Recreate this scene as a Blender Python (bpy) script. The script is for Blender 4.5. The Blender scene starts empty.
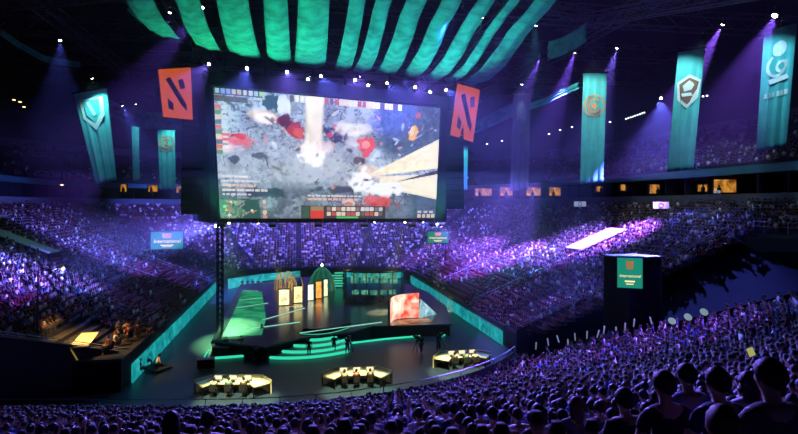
import bpy, math, random
import numpy as np
from mathutils import Vector, Matrix, Euler
random.seed(7); rng = np.random.default_rng(7)
sc = bpy.context.scene
COL = sc.collection
PI = math.pi
# ------------------------------------------------------------------ camera
EYE = 14.0; F = 600.0
cd = bpy.data.cameras.new('camera'); cam = bpy.data.objects.new('camera', cd); COL.objects.link(cam)
cam.location = (0, 0, EYE); cam.rotation_euler = (PI/2, 0, 0)
cd.sensor_fit = 'HORIZONTAL'; cd.sensor_width = 36; cd.lens = 36*F/798; cd.shift_y = -12/798
cd.clip_start = .1; cd.clip_end = 600
sc.camera = cam
# ------------------------------------------------------------------ world, exposure
w = bpy.data.worlds.new('world'); sc.world = w; w.use_nodes = True
w.node_tree.nodes['Background'].inputs[0].default_value = (.12, .2, .6, 1)
w.node_tree.nodes['Background'].inputs[1].default_value = .01
sc.view_settings.view_transform = 'Standard'; sc.view_settings.look = 'None'
sc.view_settings.exposure = 0; sc.view_settings.gamma = 1; sc.view_settings.use_curve_mapping = False
sc.cycles.use_denoising = True
try:
    sc.cycles.max_bounces = 5; sc.cycles.volume_bounces = 0; sc.cycles.diffuse_bounces = 3
    sc.cycles.sample_clamp_indirect = 4; sc.cycles.sample_clamp_direct = 0
    sc.cycles.use_light_tree = True; sc.cycles.light_sampling_threshold = .003
except Exception: pass

def P(px, py, Y):            # point of the place seen at a picture position, at distance Y
    return Vector(((px-399)*Y/F, Y, EYE-(py-205)*Y/F))
def G(px, py, z=0.0):        # point on the level plane of height z
    Y = (EYE-z)*F/(py-205); return Vector(((px-399)*Y/F, Y, z))
CA, SA = .9854, .17
def UV(u, v, z=0.0): return Vector((CA*u-SA*v, SA*u+CA*v, z))   # arena frame: u across the floor, v along it
AANG = math.atan2(SA, CA)

# ------------------------------------------------------------------ lamps (spots)
def spot(name, loc, tgt, col, watts, ang, blend=.5, rad=.25, parent=None):
    ld = bpy.data.lights.new(name, 'SPOT'); ld.color = col; ld.energy = watts
    ld.spot_size = math.radians(ang); ld.spot_blend = blend; ld.shadow_soft_size = rad
    o = bpy.data.objects.new(name, ld); COL.objects.link(o)
    d = Vector(tgt)-Vector(loc)
    o.location = loc; o.rotation_euler = d.to_track_quat('-Z', 'Y').to_euler()
    return o
KW = 1000.
PUR = (.22, .14, 1.0); BLU = (.13, .15, 1.0); TEA = (.05, .68, .58); GRN = (.04, .85, .38); YEL = (1, .85, .42); CYA = (.1, .6, 1.0); VIO = (.24, .10, 1.0)
# the wash lights that hang over the bowl (their housings are built below, at the same places)
# (px, py, Y, target, colour, kW, cone, phrase)
LAMPS = []
def L(px, py, Y, tgt, col, kw, ang, place, size=.5, bright=1.):
    LAMPS.append(dict(p=P(px, py, Y), t=Vector(tgt), c=col, kw=kw, a=ang, place=place, s=size, b=bright))
# row over the giant screen: they light the stand the camera is in
ro = 'the row of lights above the giant screen'
for px, py, Y, tx, col, kw in ((209,64,71,(-22,22,3),PUR,34),(247,68,73,(-10,26,3),BLU,34),(287,72,75,(-2,20,5),PUR,34),(308,79,76,(-16,34,1),CYA,3),
        (321,76,77,(4,26,4),BLU,34),(355,80,79,(2,16,7),PUR,34),(368,85,80,(8,40,1),CYA,3),(387,83,81,(12,28,5),BLU,40),(415,87,83,(10,12,9),PUR,40),
        (430,92,83,(16,36,3),CYA,3),(446,90,85,(20,30,6),BLU,40)):
    L(px, py, Y, tx, col, kw*5.2, 28, ro)
# roof lights
rr = 'the lights under the roof right of the drapes'
L(421,2,62, UV(6,150,9), PUR, 60, 24, rr); L(463,10,64, UV(-2,140,6), BLU, 60, 24, rr); L(482,17,66, P(440,150,66), CYA, 60, 34, rr)
L(501,18,68, UV(30,108,6), PUR, 160, 26, rr); L(536,25,70, P(528,120,74), CYA, 60, 34, rr)
L(540,58,72, P(470,228,100), VIO, 650, 24, rr); L(575,52,72, P(505,248,88), VIO, 950, 26, rr)
rb = 'the lights over the team banners'
L(594,58,69, P(595,112,74.9), (.75,1,.95), 3.0, 80, rb); L(703,38,59.5, P(688,95,64.9), (.6,.95,1), 2.6, 80, rb); L(782,24,53, P(776,75,57.9), (.4,.8,1), 2.2, 80, rb)
L(522,84,94, P(521,170,96), (.5,.7,.9), 1.0, 30, rb)
rv = 'the violet roof lights over the right stand'
L(723,24,66.5, P(600,245,76), (.28,.10,1.), 1100, 27, rv, .6, 1.3); L(775,15,55, P(650,300,43), (.26,.10,1.), 330, 30, rv, .7, 1.6)
L(617,48,84, P(560,235,84), PUR, 500, 30, rv)
L(661,98,84, P(660,225,66), BLU, 300, 40, rv)
rl = 'the roof lights over the left stand'
L(203,7,64, P(15,240,52), VIO, 230, 24, rl, .6); L(170,12,61, P(110,285,60), PUR, 120, 21, rl); L(60,40,74, P(60,235,64), BLU, 60, 36, rl)
L(122,105,80, P(190,250,90), BLU, 160, 40, rl)
rk = 'the lights behind the giant screen'  # unseen fill lights added to brighten the far crowd
for px, Yk, c, kw in ((215,112,BLU,110),(260,114,PUR,130),(310,116,BLU,120),(360,118,PUR,130),(405,118,BLU,110)):
    L(px, 76, Yk, P(px+(px-310)*.25, 240, 128), c, kw, 62, rk)
rq = 'the lights under the left screen end'  # added to light the left stand without beams across the upper left
L(216,226,74, P(20,250,58), (.22,.14,1.), 150, 30, rq, .45); L(219,227,74.5, P(75,262,62), (.14,.18,1.), 130, 34, rq, .45); L(222,226,75, P(110,290,58), PUR, 60, 36, rq, .45); L(218,225,76, P(150,240,80), (.16,.16,1.), 70, 50, rq, .4)
rp = 'the lights under the right screen end'  # added to lift the dim lower rows of the right stand
L(437,224,86, P(510,285,66), PUR, 32, 34, rp, .4); L(441,226,87, P(470,250,88), PUR, 25, 50, rp, .4)
rs = 'the lights under the giant screen'
L(229,223,75, G(230,325,1.3), (.3,1,.4), 22, 26, rs, .45); L(258,223,76.5, G(294,306,1.3), YEL, 60, 12, rs, .45)
L(375,222,81, G(322,305,1.3), (1,.62,.22), 75, 12, rs, .45); L(405,222,83, G(380,312,1.3), YEL, 50, 12, rs, .45); L(423,222,85, G(444,300,1.3), YEL, 50, 12, rs, .45)
# ------------------------------------------------------------------ materials
MATS = {}
def mat(name, col, rough=.7, metal=0., emit=None, es=0., var=.18, scale=6., attr=None, objcol=False, spec=.3, bump=0.):
    if name in MATS: return MATS[name]
    m = bpy.data.materials.new(name); m.use_nodes = True; nt = m.node_tree; N = nt.nodes
    b = N['Principled BSDF']
    b.inputs['Roughness'].default_value = rough; b.inputs['Metallic'].default_value = metal
    b.inputs['Specular IOR Level'].default_value = spec
    tc = N.new('ShaderNodeTexCoord'); nz = N.new('ShaderNodeTexNoise'); nz.inputs['Scale'].default_value = scale
    nt.links.new(tc.outputs['Object'], nz.inputs['Vector'])
    mr = N.new('ShaderNodeMapRange'); mr.inputs[3].default_value = 1-var; mr.inputs[4].default_value = 1+var
    nt.links.new(nz.outputs['Fac'], mr.inputs[0])
    mx = N.new('ShaderNodeVectorMath'); mx.operation = 'SCALE'
    nt.links.new(mr.outputs[0], mx.inputs['Scale'])
    if attr:
        a = N.new('ShaderNodeAttribute'); a.attribute_name = attr; nt.links.new(a.outputs['Color'], mx.inputs[0])
    elif objcol:
        a = N.new('ShaderNodeObjectInfo'); nt.links.new(a.outputs['Color'], mx.inputs[0])
    else: mx.inputs[0].default_value = col
    nt.links.new(mx.outputs[0], b.inputs['Base Color'])
    if bump:
        bp = N.new('ShaderNodeBump'); bp.inputs['Strength'].default_value = bump; nt.links.new(nz.outputs['Fac'], bp.inputs['Height']); nt.links.new(bp.outputs[0], b.inputs['Normal'])
    if es:
        b.inputs['Emission Strength'].default_value = es
        if attr: nt.links.new(a.outputs['Color'], b.inputs['Emission Color'])
        else: b.inputs['Emission Color'].default_value = (*(emit or col), 1)
    MATS[name] = m; return m
M_blackmetal = mat('black_metal', (.015,.016,.02), .45, .6)
M_black = mat('black_fabric', (.008,.009,.013), .9)
M_conc = mat('concrete', (.05,.052,.06), .9, scale=2)
M_dark = mat('dark_wall', (.03,.032,.045), .8, scale=1)
M_fascia = mat('fascia_grey', (.14,.15,.17), .8, scale=.5)
M_floor = mat('floor_dark', (.02,.042,.085), .4, scale=.35, var=.3, spec=.4)
M_steel = mat('steel', (.35,.36,.4), .35, .9)
M_rail = mat('rail_metal', (.4,.42,.48), .4, .6)
M_seat = mat('maroon_plastic', (.12,.012,.03), .5, var=.3)
M_drape = mat('teal_drape', (.07,.46,.41), .8, scale=.8, var=.85, bump=.3)
M_stage = mat('stage_floor', (.05,.055,.06), .22, spec=.9, scale=.8)
M_lens = mat('lamp_lens', (1,1,1), .3, emit=(.92,.93,1), es=26, var=0)
M_lensy = mat('warm_lamp_lens', (1,.95,.8), .3, emit=(1,.95,.75), es=9, var=0)
M_skin = mat('skin', (.42,.25,.18), .6, objcol=False, var=.1)
M_cloth = mat('clothing', (.5,.5,.5), .85, objcol=True, var=.15, scale=30, bump=.1)
M_hair = mat('hair', (.02,.015,.012), .6, objcol=True, var=.4, scale=28, bump=1.)
M_jean = mat('trousers', (.03,.04,.08), .85, var=.2, scale=40)
M_crowd = mat('crowd_colours', (1,1,1), .8, attr='col', var=.1)
M_screen = mat('screen_picture', (0,0,0), .5, attr='col', es=1.0, var=0)
M_teal_led = mat('teal_led', (0,.1,.1), .4, emit=(.0,.42,.45), es=.85)
M_green_led = mat('green_led', (.0,.2,.1), .4, emit=(.03,.62,.36), es=1.15)
M_white = mat('white_top', (.75,.75,.7), .5)
M_glass = None

def tex_emit(name, c1, c2, scale, strength, kind='NOISE', detail=6, stretch=(1,1,1)):
    m = bpy.data.materials.new(name); m.use_nodes = True; nt = m.node_tree; N = nt.nodes; b = N['Principled BSDF']
    tc = N.new('ShaderNodeTexCoord'); mp = N.new('ShaderNodeMapping'); mp.inputs['Scale'].default_value = stretch
    nz = N.new('ShaderNodeTexNoise'); nz.inputs['Scale'].default_value = scale; nz.inputs['Detail'].default_value = detail; nz.inputs['Distortion'].default_value = 1.2
    cr = N.new('ShaderNodeValToRGB'); cr.color_ramp.elements[0].position = .35; cr.color_ramp.elements[1].position = .68
    cr.color_ramp.elements[0].color = (*c1, 1); cr.color_ramp.elements[1].color = (*c2, 1)
    nt.links.new(tc.outputs['Object'], mp.inputs[0]); nt.links.new(mp.outputs[0], nz.inputs['Vector']); nt.links.new(nz.outputs['Fac'], cr.inputs[0])
    nt.links.new(cr.outputs[0], b.inputs['Emission Color']); b.inputs['Emission Strength'].default_value = strength
    b.inputs['Base Color'].default_value = (.02,.02,.02,1); b.inputs['Roughness'].default_value = .5
    return m
M_board = tex_emit('led_board', (.0,.16,.2), (.02,.62,.62), .9, .75)
M_gold = tex_emit('gold_led', (.3,.13,.02), (.9,.6,.15), .8, .9)
M_suite = tex_emit('suite_glow', (.16,.04,.005), (1,.45,.06), .8, 1.0)

# ------------------------------------------------------------------ mesh builder
class MB:
    def __init__(s): s.v = []; s.f = []; s.m = []; s.mats = []
    def mi(s, m):
        if m not in s.mats: s.mats.append(m)
        return s.mats.index(m)
    def add(s, vs, fs, m=None):
        b = len(s.v); s.v += [tuple(x) for x in vs]; s.f += [tuple(b+i for i in f) for f in fs]
        k = s.mi(m) if m else 0; s.m += [k]*len(fs)
    def box(s, c, d, R=None, m=None, taper=1.):
        c = Vector(c); hx, hy, hz = d[0]/2, d[1]/2, d[2]/2; vs = []
        for z in (-1, 1):
            k = taper if z > 0 else 1
            for x, y in ((-1,-1),(1,-1),(1,1),(-1,1)):
                p = Vector((x*hx*k, y*hy*k, z*hz)); vs.append(c+(R@p if R else p))
        s.add(vs, [(0,3,2,1),(4,5,6,7),(0,1,5,4),(1,2,6,5),(2,3,7,6),(3,0,4,7)], m)
    def tube(s, pts, r, n=6, m=None, cap=True):
        pts = [Vector(p) for p in pts]; rs = r if isinstance(r, (list, tuple)) else [r]*len(pts)
        vs = []
        for i, p in enumerate(pts):
            d = (pts[min(i+1, len(pts)-1)]-pts[max(i-1, 0)]).normalized()
            a = d.orthogonal().normalized() if i == 0 or True else a
            up = Vector((0,0,1)) if abs(d.z) < .95 else Vector((0,1,0))
            a = d.cross(up).normalized(); b = d.cross(a).normalized()
            for k in range(n):
                t = 2*PI*k/n; vs.append(p+(a*math.cos(t)+b*math.sin(t))*rs[i])
        fs = [(i*n+k, i*n+(k+1)%n, (i+1)*n+(k+1)%n, (i+1)*n+k) for i in range(len(pts)-1) for k in range(n)]
        if cap: fs += [tuple(range(n-1, -1, -1)), tuple((len(pts)-1)*n+k for k in range(n))]
        s.add(vs, fs, m)
    def lathe(s, prof, c=(0,0,0), n=12, R=None, m=None):
        c = Vector(c); vs = []
        for r, z in prof:
            for k in range(n):
                p = Vector((r*math.cos(2*PI*k/n), r*math.sin(2*PI*k/n), z)); vs.append(c+(R@p if R else p))
        L_ = len(prof)
        fs = [(i*n+k, i*n+(k+1)%n, (i+1)*n+(k+1)%n, (i+1)*n+k) for i in range(L_-1) for k in range(n)]
        fs += [tuple(range(n-1, -1, -1)), tuple((L_-1)*n+k for k in range(n))]
        s.add(vs, fs, m)
    def prism(s, poly, z0, z1, m=None):
        n = len(poly); vs = [(p[0], p[1], z0) for p in poly]+[(p[0], p[1], z1) for p in poly]
        s.add(vs, [tuple(range(n-1, -1, -1)), tuple(range(n, 2*n))]+[(i, (i+1)%n, n+(i+1)%n, n+i) for i in range(n)], m)
    def slab(s, quad, th, m=None):   # four 3D corners given a thickness along the normal
        q = [Vector(p) for p in quad]; nn = (q[1]-q[0]).cross(q[-1]-q[0]).normalized()*th; n = len(q)
        s.add(q+[p+nn for p in q], [tuple(range(n-1, -1, -1)), tuple(range(n, 2*n))]+[(i, (i+1)%n, n+(i+1)%n, n+i) for i in range(n)], m)
    def grid(s, rows, m=None):
        a, b = len(rows), len(rows[0]); s.add([p for r in rows for p in r], [(i*b+j, i*b+j+1, (i+1)*b+j+1, (i+1)*b+j) for i in range(a-1) for j in range(b-1)], m)
    def mesh(s, name, m=None, smooth=False):
        me = bpy.data.meshes.new(name); me.from_pydata(s.v, [], s.f)
        for x in (s.mats or ([m] if m else [])): me.materials.append(x)
        if s.mats: me.polygons.foreach_set('material_index', s.m)
        if smooth: me.polygons.foreach_set('use_smooth', [True]*len(s.f))
        me.update(); return me
    def build(s, name, m=None, parent=None, smooth=False, loc=None):
        return link(name, s.mesh(name, m, smooth), parent, loc)
def link(name, me, parent=None, loc=None):
    o = bpy.data.objects.new(name, me); COL.objects.link(o)
    if parent: o.parent = parent
    if loc is not None: o.location = loc
    return o
def tag(o, label, cat, group=None, kind=None):
    if label: o['label'] = label
    if cat: o['category'] = cat
    if group: o['group'] = group
    if kind: o['kind'] = kind
    return o
def thing(name, label, cat, loc=(0,0,0), rz=0, group=None):
    o = bpy.data.objects.new(name, None); COL.objects.link(o); o.location = loc; o.rotation_euler = (0, 0, rz)
    o.empty_display_size = .1
    return tag(o, label, cat, group)
def struct(o, label=None): o['kind'] = 'structure'; return o
def copy_tree(o, parent=None):
    c = o.copy(); COL.objects.link(c)
    if parent: c.parent = parent
    for ch in list(o.children): copy_tree(ch, c)
    return c
ORD = ['first','second','third','fourth','fifth','sixth','seventh','eighth','ninth','tenth','eleventh','twelfth','thirteenth','fourteenth']

# ------------------------------------------------------------------ bowl geometry
UR, ULF, VF, RC = 20.5, -13., 118., 10.
def bowl_path(d, vr0, vl0, sp):
    """points (u, v, facing angle in arena frame) along the bowl at offset d: right side, far right corner, far end, far left corner, left side"""
    out = []
    n = max(2, int((VF-RC-vr0)/sp))
    for i in range(n): out.append((UR+d, vr0+(VF-RC-vr0)*i/n, PI, 'R'))
    r = RC+d; n = max(4, int(r*PI/2/sp)) if r > .1 else 4
    for i in range(n):
        t = PI/2*i/n; out.append((UR-RC+r*math.cos(t), VF-RC+r*math.sin(t), PI+t, 'C'))
    n = max(2, int((UR-ULF-2*RC)/sp))
    for i in range(n): out.append((UR-RC-(UR-ULF-2*RC)*i/n, VF+d, 1.5*PI, 'F'))
    n = max(4, int(r*PI/2/sp))
    for i in range(n):
        t = PI/2+PI/2*i/n; out.append((ULF+RC+r*math.cos(t), VF-RC+r*math.sin(t), PI+t, 'D'))
    n = max(2, int((VF-RC-vl0)/sp))
    for i in range(n+1): out.append((ULF-d, VF-RC-(VF-RC-vl0)*i/n, 0, 'L'))
    return out
def bowl_grid(d, vr0, vl0, nR=24, nC=14, nF=6, nL=24):
    out = []
    for i in range(nR): out.append((UR+d, vr0+(VF-RC-vr0)*i/nR))
    r = RC+d
    for i in range(nC):
        t = PI/2*i/nC; out.append((UR-RC+r*math.cos(t), VF-RC+r*math.sin(t)))
    for i in range(nF): out.append((UR-RC-(UR-ULF-2*RC)*i/nF, VF+d))
    for i in range(nC):
        t = PI/2+PI/2*i/nC; out.append((ULF+RC+r*math.cos(t), VF-RC+r*math.sin(t)))
    for i in range(nL+1): out.append((ULF-d, VF-RC-(VF-RC-vl0)*i/nL))
    return out
ROW = .85; SLO = .41
def zb(d): return 1.45+SLO*d
def vr0(d): return (56-2*min(d, 2.)) if d < 23.5 else 34.
def vl0(d): return 51-.85*d if d < 20 else 34.
C0 = Vector((-12, 61.3)); R0 = 24.3; NSLO = .31
def zn(d): return .4+NSLO*d
def theta_e(d): return math.radians(-25+4*min(d/20, 1.))
def near_pt(d, th): return (C0.x+(R0+d)*math.cos(th), C0.y+(R0+d)*math.sin(th))
def near_path(d, sp):
    out = []; r = R0+d; te = theta_e(d); n = int(r*(te+PI/2)/sp)
    for i in range(n):
        th = te-(te+PI/2)*(i+.5)/n; x, y = near_pt(d, th); out.append((x, y, th+PI, r*(te-th)))
    base = r*(te+PI/2); n = int(32/sp)
    for i in range(n): out.append((-12-(i+.5)*sp, C0.y-r, PI/2, base+(i+.5)*sp))
    return out

# floor and shell
b = MB(); b.box((0, 70, -.15), (260, 220, .3)); struct(b.build('floor', M_floor))
def strip(name, prof, vr, vl, m):    # profile (offset, z) swept round the bowl
    b = MB(); rows = []
    for d, z in prof: rows.append([UV(u, v, z) for u, v in bowl_grid(d, vr, vl)])
    b.grid(rows); return struct(b.build(name, m))
# lower terraces: stepped
b = MB(); K = 36
rows = []
for k in range(K):
    d0, d1 = k*ROW, (k+1)*ROW
    g0 = bowl_grid(d0, vr0(d0+.1), vl0(d0)); g1 = bowl_grid(d1, vr0(d0+.1), vl0(d0))
    z = zb(k*ROW)
    rows += [[UV(u, v, z) for u, v in g0], [UV(u, v, z) for u, v in g1]]
b.grid(rows); struct(b.build('lower_terrace', M_conc))
b = MB(); rows = []
for k in range(51):
    z = zn(k*ROW)
    for d in (k*ROW, (k+1)*ROW):
        te = theta_e(d); r = [(*near_pt(d, te-(te+PI/2)*i/24), z) for i in range(25)]+[(-12-i*9, C0.y-R0-d, z) for i in range(1, 5)]
        rows.append(r)
b.grid(rows); struct(b.build('near_terrace', M_conc))
# walls, decks and rings above the lower terrace
strip('wall_concourse', [(30.6, 13.6), (30.6, 15.3), (31.2, 15.35)], 10, 30, M_fascia)
strip('floor_suites', [(30.6, 15.35), (36, 15.35)], 10, 30, M_dark)
strip('wall_suites', [(35, 15.3), (35, 18.2)], 10, 30, M_dark)
M_ledge = mat('teal_ledge', (.06,.22,.2), .6, scale=.4)
strip('trim_1', [(30.2, 17.6), (30.2, 18.5), (31, 18.6), (31, 17.6), (30.2, 17.6)], 10, 30, M_ledge)
UD = 18; rows = []; b = MB()
for k in range(UD):
    z = 18.4+k*.42; 
    for d in (31+k*.85, 31+(k+1)*.85): rows.append([UV(u, v, z) for u, v in bowl_grid(d, 10, 30)])
b.grid(rows); struct(b.build('upper_terrace', M_conc))
strip('trim_2', [(46.3, 25.0), (46.3, 27.2), (47, 27.3), (47, 25)], 10, 30, M_fascia)
rows = []; b = MB()
for k in range(18):
    z = 27.2+k*.5
    for d in (46.5+k*.85, 46.5+(k+1)*.85): rows.append([UV(u, v, z) for u, v in bowl_grid(d, 10, 30)])
b.grid(rows); struct(b.build('balcony_terrace', M_conc))
strip('wall_bowl', [(62, 20), (62, 47)], 10, 30, M_dark)
b = MB(); b.box((0, 70, 46.2), (300, 260, .5)); struct(b.build('ceiling', mat('dark_ceiling', (.012,.012,.014), .9)))
# suite partitions and lit suite openings
for i, (u, v, a, s_) in enumerate(bowl_path(31, 30, 60, 4.6)):
    pass
def wall_piece(b, u0, v0, u1, v1, z0, z1, m=None, th=.12):
    p, q = UV(u0, v0), UV(u1, v1); d = (q-p); d.z = 0; n = Vector((-d.y, d.x, 0)).normalized()*th
    b.add([(p.x, p.y, z0), (q.x, q.y, z0), (q.x+n.x, q.y+n.y, z0), (p.x+n.x, p.y+n.y, z0), (p.x, p.y, z1), (q.x, q.y, z1), (q.x+n.x, q.y+n.y, z1), (p.x+n.x, p.y+n.y, z1)],
          [(0,3,2,1),(4,5,6,7),(0,1,5,4),(1,2,6,5),(2,3,7,6),(3,0,4,7)], m)
b = MB()
for u, v, a, s_ in bowl_path(31.4, 30, 60, 4.2):
    wall_piece(b, u, v, u-3.4*math.cos(a), v-3.4*math.sin(a), 15.3, 17.7, th=.2)
struct(b.build('wall_partition', M_dark))
# glowing suites seen as warm windows
def suite_at(px0, px1, py0, py1, Y, lab, strength=1):
    t = thing('suite_window', lab, 'lit suite', P((px0+px1)/2, py1, Y), group='warmly lit suites')
    w_ = (px1-px0)*Y/F; h = (py1-py0)*Y/F
    b = MB(); b.box((0, .1, h/2), (w_, .05, h)); b.build('pane', M_suite, t)
    b = MB()
    for x in (-w_/2, w_/2) if w_ < 3 else (-w_/2, -w_/6, w_/6, w_/2): b.box((x, 0, h/2), (.14, .16, h+.1))
    b.box((0, 0, 0), (w_+.14, .16, .14)); b.box((0, 0, h), (w_+.14, .16, .14)); b.build('frame', M_blackmetal, t)
    b = MB()
    for k in range(max(1, int(w_/1.6))):
        x = -w_/2+.8+k*1.6+random.uniform(-.3,.3); b.lathe([(.22,0),(.26,.35),(.2,.62),(.06,.68),(.11,.74),(.12,.86),(.05,.95)], (x, -.25, 0), 8)
    b.build('silhouette', M_black, t)
# ------------------------------------------------------------------ low perimeter LED boards
def led_board(name, pts, h, label, m=M_board):
    t = thing(name, label, 'LED board', pts[0]); o = pts[0]
    b = MB(); rows0 = [Vector(p)-o for p in pts]
    for i in range(len(rows0)-1):
        p, q = rows0[i], rows0[i+1]; d = (q-p).normalized(); n = Vector((d.y, -d.x, 0))*.12
        c = (p+q)/2
        b.slab([p, q, q+Vector((0,0,h)), p+Vector((0,0,h))], .1)
    b.build('screen', m, t)
    b = MB(); b.tube([p+Vector((0,0,h+.06)) for p in rows0], .06, 4); b.tube([p+Vector((0,0,.02)) for p in rows0], .05, 4); b.build('frame', M_blackmetal, t)
led_board('led_board', [UV(UR-.3, 105), UV(UR-.3, 84), UV(UR-.3, 57)][::-1], 1.5, 'long teal LED board along the floor edge below the right stand')
led_board('led_board', [UV(ULF+.3, 50), UV(ULF+.3, 76), UV(ULF+.3, 102)], 1.5, 'long teal LED board along the floor edge below the left stand')
# concrete wall behind the boards, all round
strip('wall_perimeter', [(0, 0), (0, 1.9), (.25, 1.9), (.25, 1.4)], 54, 50, M_dark)
# near barrier wall
b = MB(); rows = []
def near_front(z0, z1, d=-.2):
    te = theta_e(0); return [(*near_pt(d, te-(te+PI/2)*i/24),) for i in range(25)]+[(-12-i*9, C0.y-R0-d) for i in range(1, 4)]
fr = near_front(0, 0)
b.grid([[(x, y, 0) for x, y in fr], [(x, y, 1.55) for x, y in fr], [(x, y-.15, 1.55) for x, y in fr], [(x, y-.15, .3) for x, y in fr]])
struct(b.build('wall_near', M_black))
t = thing('handrail', 'thin metal rail along the top of the near barrier', 'rail', (fr[12][0], fr[12][1], 1.55)); o_ = t.location.copy()
b = MB(); b.tube([Vector((x, y, 1.95))-o_ for x, y in fr], .03, 4); b.build('rail', M_rail, t)
for i in range(0, len(fr), 2):
    b = MB(); b.tube([Vector((fr[i][0], fr[i][1], 1.5))-o_, Vector((fr[i][0], fr[i][1], 1.95))-o_], .03, 4); b.build('post', M_rail, t)
# tarpaulin over the corner seats at the right
rows = []
for i in range(25):
    d = .3+i*.95; p = UV(UR+d, vr0(1)); te = theta_e(d*1.1); q = Vector((*near_pt(d*1.1, te), 0)); zp, zq = zb(d)-.35, zn(d*1.1)-.3
    r = []
    for j in range(17):
        s_ = j/16; r.append((p.x+(q.x-p.x)*s_, p.y+(q.y-p.y)*s_, zp+(zq-zp)*s_-.7*math.sin(PI*s_)+.12*math.sin(i*1.3+j*.7)*math.sin(PI*s_)))
    rows.append(r)
b = MB(); b.grid(rows); o = b.build('tarpaulin', mat('navy_tarp', (.006,.010,.024), .9, scale=.6, var=.35, bump=.4, spec=.02), smooth=True)
tag(o, 'dark navy tarpaulin stretched over the empty corner section at the right', 'tarpaulin')
# side walls of the corner section
def radial_wall(name, pts, h, m, zlow=None):
    b = MB(); top = [Vector(p)+Vector((0,0,h)) for p in pts]; bot = [Vector((p[0], p[1], 0 if zlow is None else p[2]+zlow)) for p in pts]
    off = Vector((.15,.1,0))
    b.grid([bot, top, [p+off for p in top], [p+off for p in bot]]); return struct(b.build(name, m))
ptsR = [UV(UR+d, vr0(1)-.2, zb(d)) for d in [i*1.4 for i in range(17)]]
radial_wall('wall_right', ptsR, .75, M_black)
ptsN = [Vector((*near_pt(d, theta_e(d)+.006), zn(d))) for d in [i*1.6 for i in range(22)]]
radial_wall('wall_stair', ptsN, .55, M_black)
ptsL = [UV(ULF-d, vl0(d)-.15, zb(d)) for d in [i*1.2 for i in range(17)]]
radial_wall('wall_left', ptsL, .7, M_dark)
b = MB(); b.grid([[p+Vector((0,-.2,.8)) for p in ptsL], [p+Vector((.0,.15,.8)) for p in ptsL]]); struct(b.build('trim_3', M_fascia))

# ------------------------------------------------------------------ handrails
def handrail(pts, label, h=.95, every=1, group=None, r=.03, m=None):
    o_ = Vector(pts[0]); t = thing('handrail', label, 'rail', o_, group=group); P_ = [Vector(p)-o_ for p in pts]
    b = MB(); b.tube([p+Vector((0,0,h)) for p in P_], r, 4); b.tube([p+Vector((0,0,h*.55)) for p in P_], r*.8, 4); b.build('rail', m or M_rail, t)
    for p in P_[::every]:
        b = MB(); b.tube([p, p+Vector((0,0,h))], r, 4); b.build('post', m or M_rail, t)
    return t
handrail([p+Vector((0,0,.75)) for p in ptsR], 'slanting metal rail climbing the near end of the right stand', .5)
handrail([p+Vector((0,0,.7)) for p in ptsL], 'slanting metal rail along the near end of the left stand', .4)
q0 = UV(UR+24.5, 53, zb(24)); q1 = UV(UR+24.5, 30, zb(24))
handrail([q0.lerp(q1, i/16) for i in range(17)], 'white barrier rail above the tarpaulin at the far right', 1.1, r=.045)
for vv, lab in ((100, 'aisle rail climbing the far end of the right stand'), (88, 'aisle rail on the right stand beside the second stair from the far corner'), (70, 'aisle rail in the middle of the right stand'),):
    handrail([UV(UR+.5+i*1.5, vv, zb(.5+i*1.5)) for i in range(20)], lab, .9, 2)
for vv, lab in ((98, 'aisle rail climbing the far end of the left stand'), (84, 'aisle rail on the left stand above the commentary desk'), (64, 'aisle rail on the left stand nearest the camera')):
    handrail([UV(ULF-.5-i*1.5, vv, zb(.5+i*1.5)) for i in range(20)], lab, .9, 2)

# ------------------------------------------------------------------ giant screen
SA_, SB_ = P(219, 219, 75), P(436, 219, 89)      # bottom corners of the picture
sx = (SB_-SA_); W = sx.length; sx.normalize()
snrm = Vector((sx.y, -sx.x, 0)).normalized()     # faces the near stand
Hs = 16.9; tilt = .30
topA, topB = P(212, 86, 70.6), P(441, 107, 85)
scr = thing('giant_screen', 'giant hanging video screen showing a bright battle game picture', 'video screen', SA_)
NX, NY = 340, 190
S, T = np.meshgrid(np.linspace(0, 1, NX+1), np.linspace(0, 1, NY+1))   # T: 0 top
def fbm(x, y, f, seed, oct_=4):
    r = np.random.default_rng(seed); out = 0; amp = 1; tot = 0
    for o in range(oct_):
        g = r.random((72, 72)); fx, fy = (x*f) % 70, (y*f) % 70
        i, j = fx.astype(int), fy.astype(int); a, c = fx-i, fy-j; a = a*a*(3-2*a); c = c*c*(3-2*c)
        out = out+amp*(g[i, j]*(1-a)*(1-c)+g[i+1, j]*a*(1-c)+g[i, j+1]*(1-a)*c+g[i+1, j+1]*a*c); tot += amp; amp *= .55; f *= 2.1
    return out/tot
im = np.zeros((NY+1, NX+1, 3)); A = S*1.78
n1, n2, n3 = fbm(A, T, 4, 1), fbm(A, T, 9, 2), fbm(A, T, 22, 3, 3)
im[:] = np.array([.30, .35, .43]); im *= (.35+1.3*n1*n2*2.2)[..., None]
crack = np.abs(fbm(A, T, 7, 5)-.5); im *= np.where(crack < .012, .35, 1)[..., None]
crack = np.abs(fbm(A, T, 12, 6)-.5); im *= np.where(crack < .016, .5, 1)[..., None]
im *= (.8+.4*n3)[..., None]
def mix(mask, c, a=1.):
    global im
    mk = (np.clip(mask, 0, 1)*a)[..., None]; im = im*(1-mk)+np.array(c)*mk
def ell(cx, cy, rx, ry, soft=.35, rot=0, nz=.5):
    x, y = (S-cx)*1.78, T-cy; c, s = math.cos(rot), math.sin(rot); X, Y = x*c+y*s, -x*s+y*c
    r = np.sqrt((X/rx)**2+(Y/ry)**2)+nz*((n3-.5)*2.4+(n2-.5)*2.6); return np.clip((1-r)/(soft*.7)+.5, 0, 1)
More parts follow.
